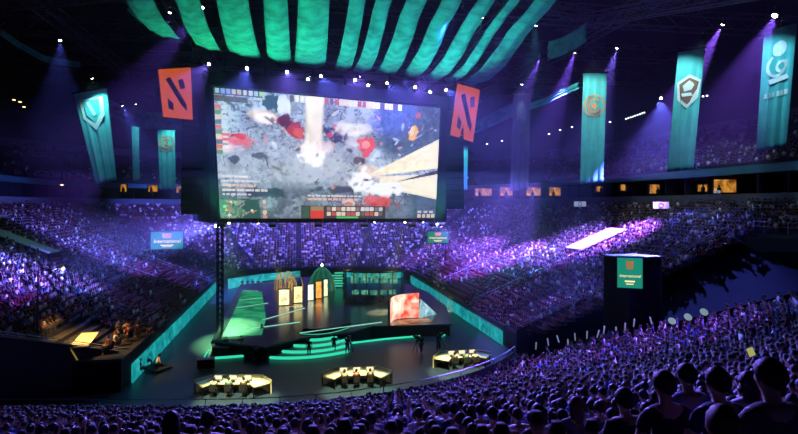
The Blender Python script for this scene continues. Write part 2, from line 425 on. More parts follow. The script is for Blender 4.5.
def rect(x0, y0, x1, y1): return ((S >= x0)&(S <= x1)&(T >= y0)&(T <= y1)).astype(float)
# light cobbles left, dark rocks right
mix(ell(.27, .62, .55, .22, .8), (.42, .48, .55), .45); mix(ell(.45, .55, .3, .2, 1), (.55, .56, .58), .4)
rock = np.clip((S-.66-.12*(T-.3))*14, 0, 1)*np.clip((.52-T)*9, 0, 1)
mix(rock, (.045, .075, .11), .88); mix(rock*(crack < .06), (.10, .16, .2), .7)
mix(np.clip((T-.68)*12, 0, 1)*(.4+.6*(n1 > .48)), (.05, .075, .10), .72)
mix(ell(.2, .79, .16, .035, .5), (.03, .05, .08), .9); mix(ell(.62, .75, .35, .03, .5), (.03,.04,.06), .8); mix(ell(.07, .53, .05, .03), (.03,.04,.06), .8); mix(ell(.17, .50, .05, .025), (.05,.06,.08), .8)
mix(np.clip((S-.84)*20, 0, 1)*np.clip((T-.72)*20, 0, 1), (.04, .055, .08), .8); mix(ell(.93,.86,.07,.08,.3,.5), (.09,.12,.17), .8)
mix(ell(.22, .09, .07, .08), (.02, .08, .09), .95); mix(ell(.275, .10, .04, .08), (.75, .78, .82), .9); mix(ell(.19,.18,.08,.05,.8), (.9,.6,.5), .7)
mix(ell(.20,.2,.06,.035,.5), (1,.85,.8), .8)
mix(ell(.31, .265, .11, .05, .3, .7), (.42, .03, .02), .95); mix(ell(.33,.29,.05,.03,.3,.7), (.75,.12,.06), .9); mix(ell(.28,.22,.04,.05), (.08,.02,.03), .9)
mix(ell(.485, .285, .12, .055, .3, .6), (.035, .03, .05), .95); mix(ell(.5,.24,.05,.025,.3,.6), (.55, .05, .04), .9); mix(ell(.47,.3,.03,.02), (.5,.06,.05), .9)
mix(ell(.08, .38, .12, .05, .7), (.8, .12, .12), .8); mix(ell(.05,.45,.08,.03,.6), (1,.6,.6), .7); mix(ell(.1,.35,.05,.03), (.55,.03,.03), .8)
bm_ = np.clip(1-np.abs(S-.405+.02*T)/(.045-.01*T), 0, 1)*np.clip((.55-T)*5, 0, 1)
mix(np.clip(bm_*3, 0, 1), (.98, .86, .66), .85)
mix(ell(.385, .47, .09, .10, .6), (1.0, .97, .92), 1); mix(ell(.40,.40,.12,.06,.9), (1,.75,.72), .5)
mix(ell(.57, .24, .16, .045, .8), (.85, .83, .8), .75); mix(ell(.60, .35, .1, .05, .9), (.8,.75,.78), .5)
mix(ell(.635, .375, .065, .075, .35), (.75, .09, .08), .95); mix(ell(.63, .36, .03, .03), (.95,.35,.3), .8); mix(ell(.6, .5, .05, .03), (.06,.03,.05), .8); mix(ell(.56,.42,.03,.02), (.1,.06,.08), .8)
mix(ell(.86, .25, .035, .065, .3, .3), (.9, .42, .08), 1); mix(ell(.857, .23, .018, .035), (1,.8,.4), .9); mix(ell(.885, .09, .035, .03), (.7,.12,.08), .9)
# cream light beams that fan out to the right edge
a0, a1 = .60-(S-.66)*.95, .63-(S-.66)*.28; mix(((T > a0)&(T < a1)&(S > .655)).astype(float), (.98, .84, .60), .96)
a0, a1 = .63-(S-.66)*.12, .70+(S-.66)*.35; mix(((T > a0)&(T < a1)&(S > .7)).astype(float), (.98, .82, .56), .96)
a0, a1 = .66-(S-.8)*.55, .665-(S-.8)*.38; mix(((T > a0)&(T < a1)&(S > .78)).astype(float), (.05, .04, .05), .95)
mix(ell(.66, .6, .10, .06, .8), (.9,.65,.5), .6)
mix(ell(.615, .695, .085, .10, .5), (1, .99, .97), 1); mix(ell(.73, .745, .14, .065, .5), (1, .98, .95), 1); mix(ell(.64,.66,.02,.008), (.05,.05,.06), .9); mix(ell(.77,.72,.025,.008), (.05,.05,.06), .9)
mix(ell(.69, .84, .13, .05, .7), (.8, .10, .08), .85); mix(ell(.55,.86,.05,.03), (.95,.7,.6), .8)
for k in range(5): mix(ell(.55+.06*k, .87+.02*(k%2), .035, .02), (.35,.03,.03), .6)
rs_ = np.random.default_rng(5)
for k in range(150):
    cx, cy = rs_.random(), rs_.uniform(.08,.86)
    if cx > .68 and .3 < cy < .85 and cy > .62-(cx-.66)*.95: continue
    dk = rs_.random() < .6; mix(ell(cx, cy, rs_.uniform(.006,.035), rs_.uniform(.004,.012), .5, rs_.uniform(0,3), .9), (.05,.06,.09) if dk else [(.75,.78,.82),(.6,.3,.25),(.5,.55,.62)][k%3], rs_.uniform(.35,.85))
im *= (.72+.56*fbm(A, T, 38, 31, 2))[..., None]
# game overlay: portraits, text bars, map, item bar
r_ = np.random.default_rng(11)
mix(rect(0, 0, .19, .055), (.04,.05,.06), .85); mix(rect(.0, .06, .13, .1), (.07,.06,.05), .85)
for k in range(9): mix(rect(.01+k*.021, .01, .024+k*.021, .045), r_.random(3)*.5+.25, .9)
for k in range(24): mix(rect(.30+k*.021, .012, .317+k*.021, .058), [(.85,.7,.5),(.5,.1,.08),(.12,.1,.1),(.9,.85,.75)][r_.integers(4)], .92)
for k in range(10):
    mix(rect(.005, .13+k*.037, .028, .158+k*.037), [(.6,.15,.1),(.12,.25,.12),(.7,.5,.4),(.1,.15,.2)][k%4], .9); mix(rect(.032, .135+k*.037, .05, .15+k*.037), (.8,.8,.8), .6)
def textline(x0, x1, y, c, h=.014):
    x = x0
    while x < x1:
        wd = r_.uniform(.008, .022); mix(rect(x, y, min(x+wd, x1), y+h), c, .8); x += wd+.005
for y, x1, c in ((.655,.13,(1,.85,.7)),(.69,.17,(.95,.95,.95)),(.725,.15,(1,.6,.4)),(.76,.2,(.95,.9,.85)),(.795,.13,(.9,.9,.9))): textline(.02, x1, y, c)
textline(.37, .62, .795, (1,.85,.75)); textline(.37, .60, .825, (1,.5,.4))
mix(rect(.0, .835, .165, 1), (.035,.10,.075), .96)
mix(rect(.0, .835, .165, 1)*(fbm(A, T, 16, 21) > .52), (.10,.26,.16), .9); mix(rect(.01,.85,.155,.99)*(np.abs(fbm(A, T, 9, 22)-.5) < .03), (.3,.36,.28), .9)
for k in range(10): mix(ell(r_.uniform(.02,.15), r_.uniform(.86,.97), .008, .008, .3), [(.9,.2,.1),(.2,.9,.3),(.9,.9,.8)][k%3], 1)
for k in range(4): mix(ell(.185, .86+k*.042, .014, .017, .3), [(.8,.6,.4),(.6,.3,.2)][k%2], .9)
mix(rect(.34, .885, .735, 1), (.055,.045,.045), .95); mix(rect(.345, .895, .375, .99), (.05,.12,.08), 1); mix(rect(.38, .93, .44, 1), (.7,.06,.05), .95); mix(rect(.38,.89,.44,.93), (.35,.2,.1), 1)
for k in range(12):
    x = .455+k*.0225; mix(rect(x, .895, x+.018, .93), [(.85,.75,.6),(.4,.2,.15),(.6,.6,.65),(.2,.2,.22)][r_.integers(4)], .95); mix(rect(x, .94, x+.018, .97), [(.55,.1,.08),(.8,.65,.5),(.15,.12,.12)][r_.integers(3)], .95)
mix(rect(.50,.975,.60,.995), (.1,.5,.15), .9)
for k in range(4): mix(rect(.9+k*.024, .955, .917+k*.024, .985), (.75,.6,.5), .9)
for k in range(3): mix(rect(.9+k*.03, .925, .92+k*.03, .945), (.7,.7,.7), .7)
im = np.clip(im*1.12, 0, 1)
P00, P10, P01, P11 = [np.array(p) for p in (topA-SA_, topB-SA_, Vector((0,0,0)), SB_-SA_)]
Sx, Tx = S[..., None], T[..., None]
pos = P00*(1-Sx)*(1-Tx)+P10*Sx*(1-Tx)+P01*(1-Sx)*Tx+P11*Sx*Tx
def painted(name, pos, im, parent, m, th=None):
    ny, nx = pos.shape[:2]; me = bpy.data.meshes.new(name); idx = np.arange(nx*ny).reshape(ny, nx)
    q = np.stack([idx[1:, :-1], idx[1:, 1:], idx[:-1, 1:], idx[:-1, :-1]], -1).reshape(-1, 4)
    me.vertices.add(nx*ny); me.vertices.foreach_set('co', pos.reshape(-1).astype(np.float32))
    me.loops.add(q.size); me.loops.foreach_set('vertex_index', q.reshape(-1).astype(np.int32))
    me.polygons.add(len(q)); me.polygons.foreach_set('loop_start', np.arange(0, q.size, 4, dtype=np.int32)); me.update(calc_edges=True)
    a = me.color_attributes.new('col', 'FLOAT_COLOR', 'POINT'); c = np.ones((nx*ny, 4), np.float32); c[:, :3] = im.reshape(-1, 3); a.data.foreach_set('color', c.reshape(-1))
    me.materials.append(m); return link(name, me, parent)
painted('picture', pos, im**1.05, scr, M_screen)
# housing behind the picture, with a deep left flank
fN = Vector(snrm)*.12
nb = -snrm
A0, B0, A1, B1 = Vector((0,0,0)), SB_-SA_, topA-SA_, topB-SA_
ex = sx*.9; ez = Vector((0,0,.5))
f0 = [A0-ex-ez, B0+ex*2.2-ez, B1+ex*1.6+ez*3.5, A1-ex+ez*3.5]; f0 = [p+nb*.25 for p in f0]; f1 = [p+nb*16 for p in f0]
b = MB(); b.add(f0+f1, [(0,1,2,3),(7,6,5,4),(0,4,5,1),(1,5,6,2),(2,6,7,3),(3,7,4,0)]); b.build('housing', M_black, scr)
b = MB()
for p, q in ((A0, B0), (B0, B1), (B1, A1), (A1, A0)): b.tube([p+nb*.05, q+nb*.05], .16, 4)
b.build('bezel', M_blackmetal, scr)
for k in range(6):
    p = f0[3].lerp(f0[2], (k+.5)/6)+nb*(2+3*(k % 2)); b = MB(); b.tube([p, Vector((p.x, p.y, 45.9-SA_.z))], .06, 4); b.build('cable', M_blackmetal, scr)

# ------------------------------------------------------------------ line array speakers
def line_array(px, py, Y, n, label, rz, w=2.3, hbox=.95, curve=.03):
    t = thing('line_array_speaker', label, 'speaker', P(px, py, Y), rz, group='hanging speaker arrays')
    b = MB(); b.box((0,0,.25), (w*.9,1.2,.2)); b.tube([(-.6,0,.3),(0,0,3.2)], .05, 4); b.tube([(.6,0,.3),(0,0,3.2)], .05, 4); b.tube([(0,0,3.2),(0,0,45.9-t.location.z)], .05, 4); b.build('rigging', M_blackmetal, t)
    a = 0; p = Vector((0, 0, -.1))
    for k in range(n):
        R = Matrix.Rotation(-a, 3, 'X'); c = p+R@Vector((0,0,-hbox/2))
        b = MB(); b.box(c, (w, 1.3, hbox*.94), R); b.box(c+R@Vector((0,-.68,0)), (w*.9, .06, hbox*.8), R); b.build('cabinet', M_black, t)
        p = p+R@Vector((0,0,-hbox)); a += curve*(1+k*.25)
    return t
line_array(455, 112, 84, 13, 'tall black curved speaker array hanging right of the giant screen', -.1, 2.4, 1.1)
line_array(193, 66, 78, 17, 'tall black curved speaker array hanging left of the giant screen', .3, 2.6, 1.15, .012)
# ------------------------------------------------------------------ red logo panels
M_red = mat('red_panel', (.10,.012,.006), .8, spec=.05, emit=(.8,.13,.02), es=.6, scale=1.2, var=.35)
M_logo = mat('logo_dark', (.06,.01,.01), .6)
def logo_panel(q, th, label):
    o_ = q[0].copy(); t = thing('logo_panel', label, 'logo panel', o_, group='red logo panels'); q = [p-o_ for p in q]
    b = MB(); b.slab(q, .3); pn = b.build('panel', M_red, t)
    b = MB()
    for i in range(4): b.tube([q[i], q[(i+1)%4]], .1, 4)
    b.build('frame', M_blackmetal, t)
    X, Yv = q[1]-q[0], q[3]-q[0]; nn = X.cross(Yv).normalized(); nn = nn*(.55 if nn.y < 0 else -.25)
    def pt(s_, t_): return q[0]+X*s_+Yv*t_+nn
    for poly in ([(.18,.80),(.34,.86),(.82,.30),(.80,.16),(.62,.30)], [(.60,.82),(.78,.86),(.84,.66),(.66,.62)], [(.18,.40),(.36,.30),(.34,.14),(.18,.18)]):
        b = MB(); b.slab([pt(*p) for p in poly], .04); b.build('emblem', M_logo, pn)
logo_panel([P(450,135,83), P(472,142,84), P(479,90,84), P(457,84,83)], .3, 'red panel with a dark slashed logo hanging right of the giant screen')
logo_panel([P(163,117,72), P(192,120,74), P(190,68,74), P(158,70,72)], .3, 'red panel with a dark slashed logo hanging left of the giant screen')
# ------------------------------------------------------------------ drapes
def drape(px0, py0, px1, py1, zr, n_len, idx, rise, label, Lm=42, zz=32.4, dirv=None, m=None):
    a, c = G2(px0, py0, zz), G2(px1, py1, zz); d = dirv or Vector((SA, -CA, 0))
    o_ = a.copy(); rows = []
    for i in range(41):
        s_ = i/40; r = []
        for j in range(13):
            q = a.lerp(c, .5+(j/12-.5)*(1-.5*s_)); p = q+d*(Lm*s_)+Vector((0,0,-.9*math.sin(PI*min(1,s_/.45))+rise*s_**1.3*Lm/25))
            p.z += .05*math.sin(j*1.05+i*.12+idx)+.07*math.sin(i*.9+j*.4+idx)-.35*math.sin(PI*j/12)
            r.append(p-o_)
        rows.append(r)
    b = MB(); b.grid(rows); o = b.build('ceiling_drape', m or M_drape, smooth=True, loc=o_)
    o.modifiers.new('thick', 'SOLIDIFY').thickness = .05
    return tag(o, label, 'drape', 'teal drapes under the roof')
def G2(px, py, z):
    Y = (z-EYE)*F/(205-py); return Vector(((px-399)*Y/F, Y, z))
DR = [(230,52,262,58),(268,59,292,62),(294,63,325,66),(334,67,350,69),(353,69.5,369,71),(374,72,394,74),(399,75,418,77),(423,77.5,440,79.5),(444,80,455,81),(460,81.5,481,83)]
for i, q in enumerate(DR): drape(*q, 0, 0, i, 3.2+.25*i*0, f'teal fabric drape, {ORD[i]} from the left of the ten sweeping over the giant screen')
drape(196,43,222,51, 0, 0, 11, 3.2, 'green drape ending just left of the giant screen top')
drape(150,30,180,38, 0, 0, 12, 3.2, 'green drape at the far left whose lower edge meets the left red panel')
# swags: lower fabric rings behind the screen sides
def swag(pts, wid, label):
    o_ = Vector(pts[0]); n = 28; rows = []
    for i in range(n+1):
        s_ = i/n*(len(pts)-1); k = min(int(s_), len(pts)-2); f = s_-k; p = Vector(pts[k]).lerp(Vector(pts[k+1]), f)
        rows.append([p-o_+Vector((0, -.35*math.sin(j*1.9), -wid*j/8)) for j in range(9)])
    b = MB(); b.grid(rows); o = b.build('fabric_swag', M_drape, smooth=True, loc=o_); tag(o, label, 'drape'); o.modifiers.new('thick', 'SOLIDIFY').thickness = .05
swag([P(462,118,96), P(475,120,95), P(492,112,93), P(513,103,92)], 2.2, 'teal fabric swag behind the right red panel')
swag([P(104,98,92), P(128,108,90), P(150,112,88), P(183,112,86)], 2.6, 'teal fabric swag behind the left red panel')
swag([P(530,103,80), P(545,98,78), P(560,90,76), P(578,82,75)], .9, 'short teal fabric swag left of the orange emblem banner')
swag([P(548,42,66), P(560,38,64), P(575,30,62), P(586,22,60)], 2.0, 'small teal fabric swag at the right end of the roof drapes')
swag([P(0,28,70), P(20,42,72), P(45,56,74), P(80,62,76)], .8, 'thin green fabric swag crossing the dark upper left')
swag([P(128,-4,62), P(140,6,63), P(155,18,65), P(165,24,66)], 1.6, 'short green swag at the upper left near the roof')

# ------------------------------------------------------------------ roof trusses and catwalk
def truss(p, q, w, label, m=M_blackmetal, n=None, r=.12, lift=1.0):
    p, q = Vector(p)+Vector((0,0,lift)), Vector(q)+Vector((0,0,lift)); d = (q-p); Ln = d.length; d.normalize(); n = n or max(3, int(Ln/(w*1.2)))
    side = d.cross(Vector((0,0,1))).normalized()*w/2; up = Vector((0,0,w)); b = MB(); o_ = p.copy()
    ch = [side, -side, side+up, -side+up]
    t = thing('roof_truss', label, 'truss', o_)
    for c in ch:
        b = MB(); b.tube([c, q-p+c], r, 4); b.build('chord', m, t)
    b = MB()
    for i in range(n):
        a0, a1 = d*(Ln*i/n), d*(Ln*(i+1)/n)
        for c0, c1 in ((ch[0], ch[2]), (ch[1], ch[3]), (ch[0], ch[1]), (ch[2], ch[3])):
            if i % 2: c0, c1 = c1, c0
            b.tube([a0+c0, a1+c1], r*.6, 4, cap=False)
    b.build('lattice', m, t)
    return t
M_tr = mat('grey_truss', (.10,.11,.12), .5, .4)
truss(P(196,57,72), P(462,84,87), .9, 'black lighting truss carrying the lights above the giant screen', M_tr)
truss(P(560,38,90), P(830,-10,58), 1.6, 'long roof truss over the right stand beyond the violet lights', M_tr)
truss(P(410,-8,64), P(590,28,76), 1.2, 'lighting truss under the roof right of the drapes', M_tr)
truss(P(600,32,76), P(800,2,54), 1.1, 'lighting truss carrying the violet lights over the right stand', M_tr)
truss(P(-10,20,72), P(215,-2,64), 1.2, 'lighting truss carrying the roof lights over the left stand', M_tr)
for i, (a, c) in enumerate((((-75,60),(75,60)),((-80,85),(80,85)),((-80,105),(80,105)),((-85,125),(85,125)),((-85,145),(85,145)))):
    truss(UV(a[0], a[1], 41.5), UV(c[0], c[1], 41.5), 2.6, f'steel roof truss crossing the arena, {ORD[i]} from the near end', M_tr, r=.16, lift=0)
for i, uu in enumerate((-34, -16, 28, 46)):
    truss(UV(uu, 50, 40.2), UV(uu, 160, 40.2), 1.8, f'steel roof truss running along the arena, {ORD[i]} from the left', M_tr, r=.14, lift=0)

# ------------------------------------------------------------------ lamps: housings
def lamp_unit(d, label, group):
    loc, tg = d['p'], d['t']; s = d['s']
    t = thing('spotlight', label, 'spotlight', loc, group=group)
    dr = (tg-loc).normalized(); R = dr.to_track_quat('-Z', 'Y').to_matrix()
    b = MB(); b.lathe([(.22*s,.75*s),(.34*s,.6*s),(.36*s,.05*s),(.40*s,-.12*s),(.36*s,-.14*s)], (0,0,0), 12, R); bd = b.build('body', M_blackmetal, t)
    b = MB(); b.lathe([(.33*s,-.13*s),(.34*s,-.15*s),(.2*s,-.22*s),(.02*s,-.25*s)], (0,0,0), 12, R)
    b.build('lens', M_lensy if d['place'] == rs else M_lens, bd)
    b = MB(); x = R@Vector((1,0,0)); b.tube([x*.42*s, x*.44*s+Vector((0,0,.75*s)), -x*.44*s+Vector((0,0,.75*s)), -x*.42*s], .04*s, 4); b.build('yoke', M_blackmetal, t)
    b = MB(); b.box((0,0,.95*s), (.14*s,.14*s,.45*s)); b.build('clamp', M_steel, t)
    spot('spot_beam', loc+dr*.3*s, tg, d['c'], d['kw']*KW, d['a'], .6, .2*s)
    return t
from collections import Counter
cnt = Counter(d['place'] for d in LAMPS); seen = Counter()
for d in sorted(LAMPS, key=lambda d: d['p'].x/d['p'].y):
    k = seen[d['place']]; seen[d['place']] += 1
    lamp_unit(d, f"black spotlight, {ORD[k]} from the left among {d['place']}", d['place'])
# wide uplights added under the giant screen to colour the drapes
XTRA = [(P(222,224,73), P(215,5,62), GRN, 8.5, 62), (P(272,224,74), P(262,5,64), GRN, 8.5, 60), (P(318,224,76), P(325,5,66), TEA, 9, 60), (P(364,224,78), P(385,5,68), TEA, 9.5, 60),
        (P(412,224,80), P(450,5,70), TEA, 11, 60), (P(433,224,82), P(505,15,74), TEA, 15, 60)]
for i, (p, q, c, kw, a) in enumerate(XTRA):
    d = dict(p=p, t=q, c=c, kw=kw, a=a, place='up', s=.6)
    t = thing('floodlight', f'added black floodlight aimed up at the drapes, {ORD[i]} from the left under the giant screen', 'floodlight', p, group='added floodlights for the drapes')
    dr = (q-p).normalized(); R = dr.to_track_quat('-Z', 'Y').to_matrix()
    b = MB(); b.box(R@Vector((0,0,.15)), (.9,.5,.3), R); b.build('body', M_blackmetal, t)
    b = MB(); b.box((0,0,-.35), (.1,.1,.5)); b.tube([(0,0,-.5),(.3,2.2,-.5),(.3,2.2,.6)], .05, 4); b.build('bracket', M_steel, t)
    spot('flood_beam', p+dr*.15, q, c, kw*KW*1.6, a, .9, .4)
# ------------------------------------------------------------------ banners
M_ban = mat('teal_banner', (.10,.55,.55), .7, scale=.8, var=.25)
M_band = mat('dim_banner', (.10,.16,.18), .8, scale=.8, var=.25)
M_emW = mat('emblem_white', (.8,.85,.85), .6); M_emO = mat('emblem_orange', (.8,.32,.12), .6); M_emD = mat('emblem_grey', (.15,.17,.2), .6); M_emB = mat('emblem_brown', (.28,.13,.10), .6)
def banner(p0, p1, p2, p3, Y, label, style, m=None, folds=5):
    tl, tr, br, bl = [P(*p, Y) for p in (p0, p1, p2, p3)]; o_ = (bl+br)/2; t = thing('team_banner', label, 'banner', o_, group='team banners under the roof')
    rows = []; W_ = (tr-tl).length
    def pt(s_, t_, off=0.):
        p = tl.lerp(tr, s_).lerp(bl.lerp(br, s_), t_); return p-o_+Vector((0, (.10*math.sin(s_*folds*2*PI*.6)+.05*math.sin(s_*41+1))*min(1,.15+t_*1.2)-off, 0))
    for i in range(31): rows.append([pt(j/24, i/30) for j in range(25)])
    b = MB(); b.grid(rows); c = b.build('cloth', m or M_ban, t, smooth=True); c.modifiers.new('thick', 'SOLIDIFY').thickness = .03
    b = MB(); b.tube([tl-o_+Vector((-.15,0,.05)), tr-o_+Vector((.15,0,.05))], .09, 6)
    b.build('pole', M_blackmetal, t)
    b = MB(); z = 44-o_.z
    for q in (tl, tr): b.tube([q-o_, Vector((q.x-o_.x, q.y-o_.y, z))], .02, 4)
    b.build('cable', M_blackmetal, t)
    H_ = (tl-bl).length
    def patch(pts, mm, off):
        b = MB(); b.slab([pt(x, y, off) for x, y in pts], .02); b.build('emblem', mm, c)
    def ring(cx, cy, r0, r1, mm, off, n=24, a0=0, a1=2*PI):
        b = MB(); k = W_/H_
        rows = [[pt(cx+r*math.cos(a0+(a1-a0)*i/n), cy+r*k*math.sin(a0+(a1-a0)*i/n), off) for i in range(n+1)] for r in (r0, r1)]
        b.grid(rows); o = b.build('emblem', mm, c); o.modifiers.new('thick', 'SOLIDIFY').thickness = .02
    k = W_/H_
    if style == 'round':
        ring(.5,.3,.40,.46,M_emO,.16); ring(.5,.3,.22,.30,M_emO,.16,24,.4,5.6); ring(.5,.3,.02,.12,M_emO,.16)
    elif style == 'shield':
        cy = .34; patch([(.06,cy-.35*k),(.5,cy-.6*k),(.94,cy-.35*k),(.88,cy+.3*k),(.5,cy+.65*k),(.12,cy+.3*k)], M_emW, .14)
        patch([(.14,cy-.28*k),(.5,cy-.48*k),(.86,cy-.28*k),(.78,cy+.25*k),(.5,cy+.5*k),(.22,cy+.25*k)], M_emB, .18)
        patch([(.25,cy-.2*k),(.5,cy-.38*k),(.72,cy-.22*k),(.6,cy-.02*k),(.34,cy+.02*k)], M_emW, .22); patch([(.22,cy+.08*k),(.78,cy+.08*k),(.74,cy+.2*k),(.26,cy+.2*k)], M_emW, .22)
    elif style == 'figure':
        cy = .30; ring(.5,cy-.42*k,.0,.22,M_emW,.14); ring(.46,cy+.05*k,.26,.34,M_emW,.14,24,-.4,4.2); ring(.6,cy+.1*k,.10,.18,M_emW,.14); patch([(.2,cy+.42*k),(.8,cy+.36*k),(.86,cy+.5*k),(.25,cy+.56*k)], M_emW, .14)
        for q in range(6): patch([(.12+q*.13,cy+.8*k),(.2+q*.13,cy+.8*k),(.2+q*.13,cy+.95*k),(.12+q*.13,cy+.95*k)], M_emW, .14)
    elif style == 'anchor':
        ring(.5,.33,.36,.44,M_emD,.14); ring(.5,.35,.14,.2,M_emD,.14,16,-.2,3.3); patch([(.46,.33-.25*k),(.54,.33-.25*k),(.54,.33+.2*k),(.46,.33+.2*k)], M_emD, .14)
    elif style == 'crest':
        patch([(.14,.08),(.86,.08),(.86,.08+.55*k),(.5,.08+.95*k),(.14,.08+.55*k)], M_emW, .14); patch([(.26,.10),(.74,.10),(.72,.08+.48*k),(.5,.08+.72*k),(.28,.08+.48*k)], M_ban, .18)
        patch([(.34,.115),(.44,.115),(.60,.08+.5*k),(.50,.08+.55*k)], M_emW, .22)
banner((583,73),(607,73),(603,182),(580,184), 75, 'tall teal banner with a round orange emblem', 'round')
banner((678,52),(705,48),(693,169),(667,172), 65, 'tall teal banner with a brown and white shield emblem', 'shield')
banner((764,32),(797,22),(786,146),(756,152), 58, 'tall teal banner with a white curled figure emblem at the right edge', 'figure')
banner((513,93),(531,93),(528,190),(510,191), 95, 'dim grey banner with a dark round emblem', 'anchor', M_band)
banner((73,94),(107,88),(117,180),(96,184), 68, 'tall teal banner with a white crest, widest on the left side', 'crest')
banner((131,116),(139,116),(140,180),(133,181), 100, 'narrow plain teal banner between two wider banners on the left', '', M_ban)
banner((157,124),(175,124),(176,188),(160,190), 92, 'teal banner with a pale round emblem below the left red panel', 'round')
banner((457,146),(468,146),(467,190),(458,190), 104, 'narrow teal banner half hidden behind the right speaker array', '', M_ban)
for (px, py, Y, tx, ty, c, kw) in ((92,78,66,104,150,(.3,.9,.85),5),(136,104,97,136,160,(.2,.7,.7),4),(167,112,89,167,165,(.25,.8,.75),5),(462,136,101,462,170,(.2,.8,.9),4)):
    d = dict(p=P(px,py,Y), t=P(tx,ty,Y+1.8), c=c, kw=kw*.45, a=95, place='x', s=.4)
    lamp_unit(d, 'small spotlight above the ' + {92:'crest banner on the left',136:'narrow plain banner on the left',167:'round emblem banner on the left',462:'half hidden banner behind the right speakers'}[px], 'banner spotlights at the sides')
exec_marker = 1
# ------------------------------------------------------------------ people
def skinned(nodes, edges, name, sub=1):
    me = bpy.data.meshes.new(name+'_sk'); me.from_pydata([n[0] for n in nodes], edges, []); o = bpy.data.objects.new(name+'_sk', me); COL.objects.link(o)
    o.modifiers.new('s', 'SKIN'); sv = me.skin_vertices[0].data
    for i, n in enumerate(nodes):
        r = n[1]; sv[i].radius = r if isinstance(r, tuple) else (r, r); sv[i].use_root = (i == 0)
    if sub: o.modifiers.new('u', 'SUBSURF').levels = sub; o.modifiers[-1].render_levels = sub
    dg = bpy.context.evaluated_depsgraph_get(); m2 = bpy.data.meshes.new_from_object(o.evaluated_get(dg)); m2.name = name
    bpy.data.objects.remove(o); bpy.data.meshes.remove(me)
    m2.polygons.foreach_set('use_smooth', [True]*len(m2.polygons)); return m2
def person_meshes(name, sit=True, lean=.05, side=0., arms='lap', turn=0., tilt=0., stride=0., hair='short', long_sleeve=False, fingers=True):
    V = Vector; hipz = .55 if sit else .93
    pel = V((0, 0, hipz)); R = Euler((-lean, side, 0)).to_matrix()
    up = lambda x, y, z: pel+R@V((x, y, z))
    waist, chest, neck0, neck1 = up(0, 0, .18), up(0, .0, .38), up(0, -.01, .51), up(0, .01, .57)
    HR = Euler((tilt, side*.3, turn)).to_matrix(); hc = neck1+HR@V((0, .015, .11))
    sh = [up(s*.195, 0, .455) for s in (-1, 1)]
    if arms == 'lap': el = [up(s*.25, .06, .20) for s in (-1,1)]; ha = [pel+V((s*.10, .30, .12)) for s in (-1,1)]
    elif arms == 'cross': el = [up(s*.26, .10, .22) for s in (-1,1)]; ha = [up(-s*.10, .24, .26+.03*s) for s in (-1,1)]
    elif arms == 'knees': el = [up(s*.26, .16, .22) for s in (-1,1)]; ha = [pel+V((s*.13, .46, .10)) for s in (-1,1)]
    elif arms == 'raise': el = [up(s*.30, .12, .52) for s in (-1,1)]; ha = [up(s*.22, .22, .82) for s in (-1,1)]
    elif arms == 'chin': el = [up(-.25, .10, .20), up(.24, .18, .24)]; ha = [pel+V((-.08, .30, .12)), hc+HR@V((.05, .13, -.12))]
    elif arms == 'phone': el = [up(s*.24, .16, .24) for s in (-1,1)]; ha = [up(s*.05, .38, .38) for s in (-1,1)]
    elif arms == 'desk': el = [up(s*.25, .16, .22) for s in (-1,1)]; ha = [pel+V((s*.16, .44, .26)) for s in (-1,1)]
    else: el = [up(s*.26, -.02, .16) for s in (-1,1)]; ha = [up(s*.28, .06, -.10) for s in (-1,1)]
    hip = [pel+V((s*.095, 0, -.02)) for s in (-1,1)]
    if sit: kn = [V((s*.13, .44, .52)) for s in (-1,1)]; an = [V((s*.13, .42, .09)) for s in (-1,1)]; to = [a+V((0,.15,-.05)) for a in an]
    else: kn = [V((s*.10, .03+s*stride*.5, .50)) for s in (-1,1)]; an = [V((s*.10, -.02+s*stride, .09)) for s in (-1,1)]; to = [a+V((0,.16,-.05)) for a in an]
    # body
    N = [(pel, .13), (waist, (.13,.105)), (chest, (.15,.11)), (up(0,0,.48), (.12,.09)), (neck0, .06), (neck1, .052),
         (neck1+HR@V((0,.01,.05)), (.062,.07)), (hc+HR@V((0,.0,.0)), (.082,.098)), (hc+HR@V((0,-.005,.06)), (.075,.088)), (hc+HR@V((0,-.005,.09)), (.045,.055))]
    E = [(0,1),(1,2),(2,3),(3,4),(4,5),(5,6),(6,7),(7,8),(8,9)]
    def add(p, r, par): N.append((p, r)); E.append((par, len(N)-1)); return len(N)-1
    add(hc+HR@V((0,.108,-.012)), .014, 7)                       # nose
    for s in (-1,1): add(hc+HR@V((s*.092,-.005,-.01)), .02, 7)  # ears
    for k, s in enumerate((-1,1)):
        a = add(sh[k], .06, 3); e = add(el[k], .042, a); fa = el[k].lerp(ha[k], .85); wv = add(fa, .028, e)
        d = (ha[k]-el[k]).normalized(); palm = add(ha[k]+d*.03, (.036,.018), wv)
        if fingers:
            q = Vector((0,0,-1)) if abs(d.z) < .7 else Vector((0,1,0)); x = d.cross(q).normalized(); q = x.cross(d).normalized()
            if q.z > 0 and abs(d.z) < .7: q = -q
            for j in range(4):
                l = (.06,.07,.066,.05)[j]; p0 = ha[k]+d*.055+x*(-.027+.018*j); f1 = add(p0, .010, palm); f2 = add(p0+d*l*.55+q*.012, .009, f1); add(p0+d*l*.8+q*.035, .007, f2)
            t1 = add(ha[k]+d*.02+x*s*-.038+q*.005, .011, palm); add(ha[k]+d*.055+x*s*-.05+q*.025, .009, t1)
    for k, s in enumerate((-1,1)):
        h = add(hip[k], .085, 0); kk = add(kn[k], .058, h); a = add(an[k], .04, kk); add(to[k], (.04,.028), a)
    body = skinned(N, E, name+'_body')
    # shirt
    N = [(up(0,0,-.03), (.152,.125)), (waist, (.148,.122)), (chest, (.18,.13)), (up(0,0,.475), (.155,.10)), (up(0,-.005,.54), (.075,.07))]; E = [(0,1),(1,2),(2,3),(3,4)]
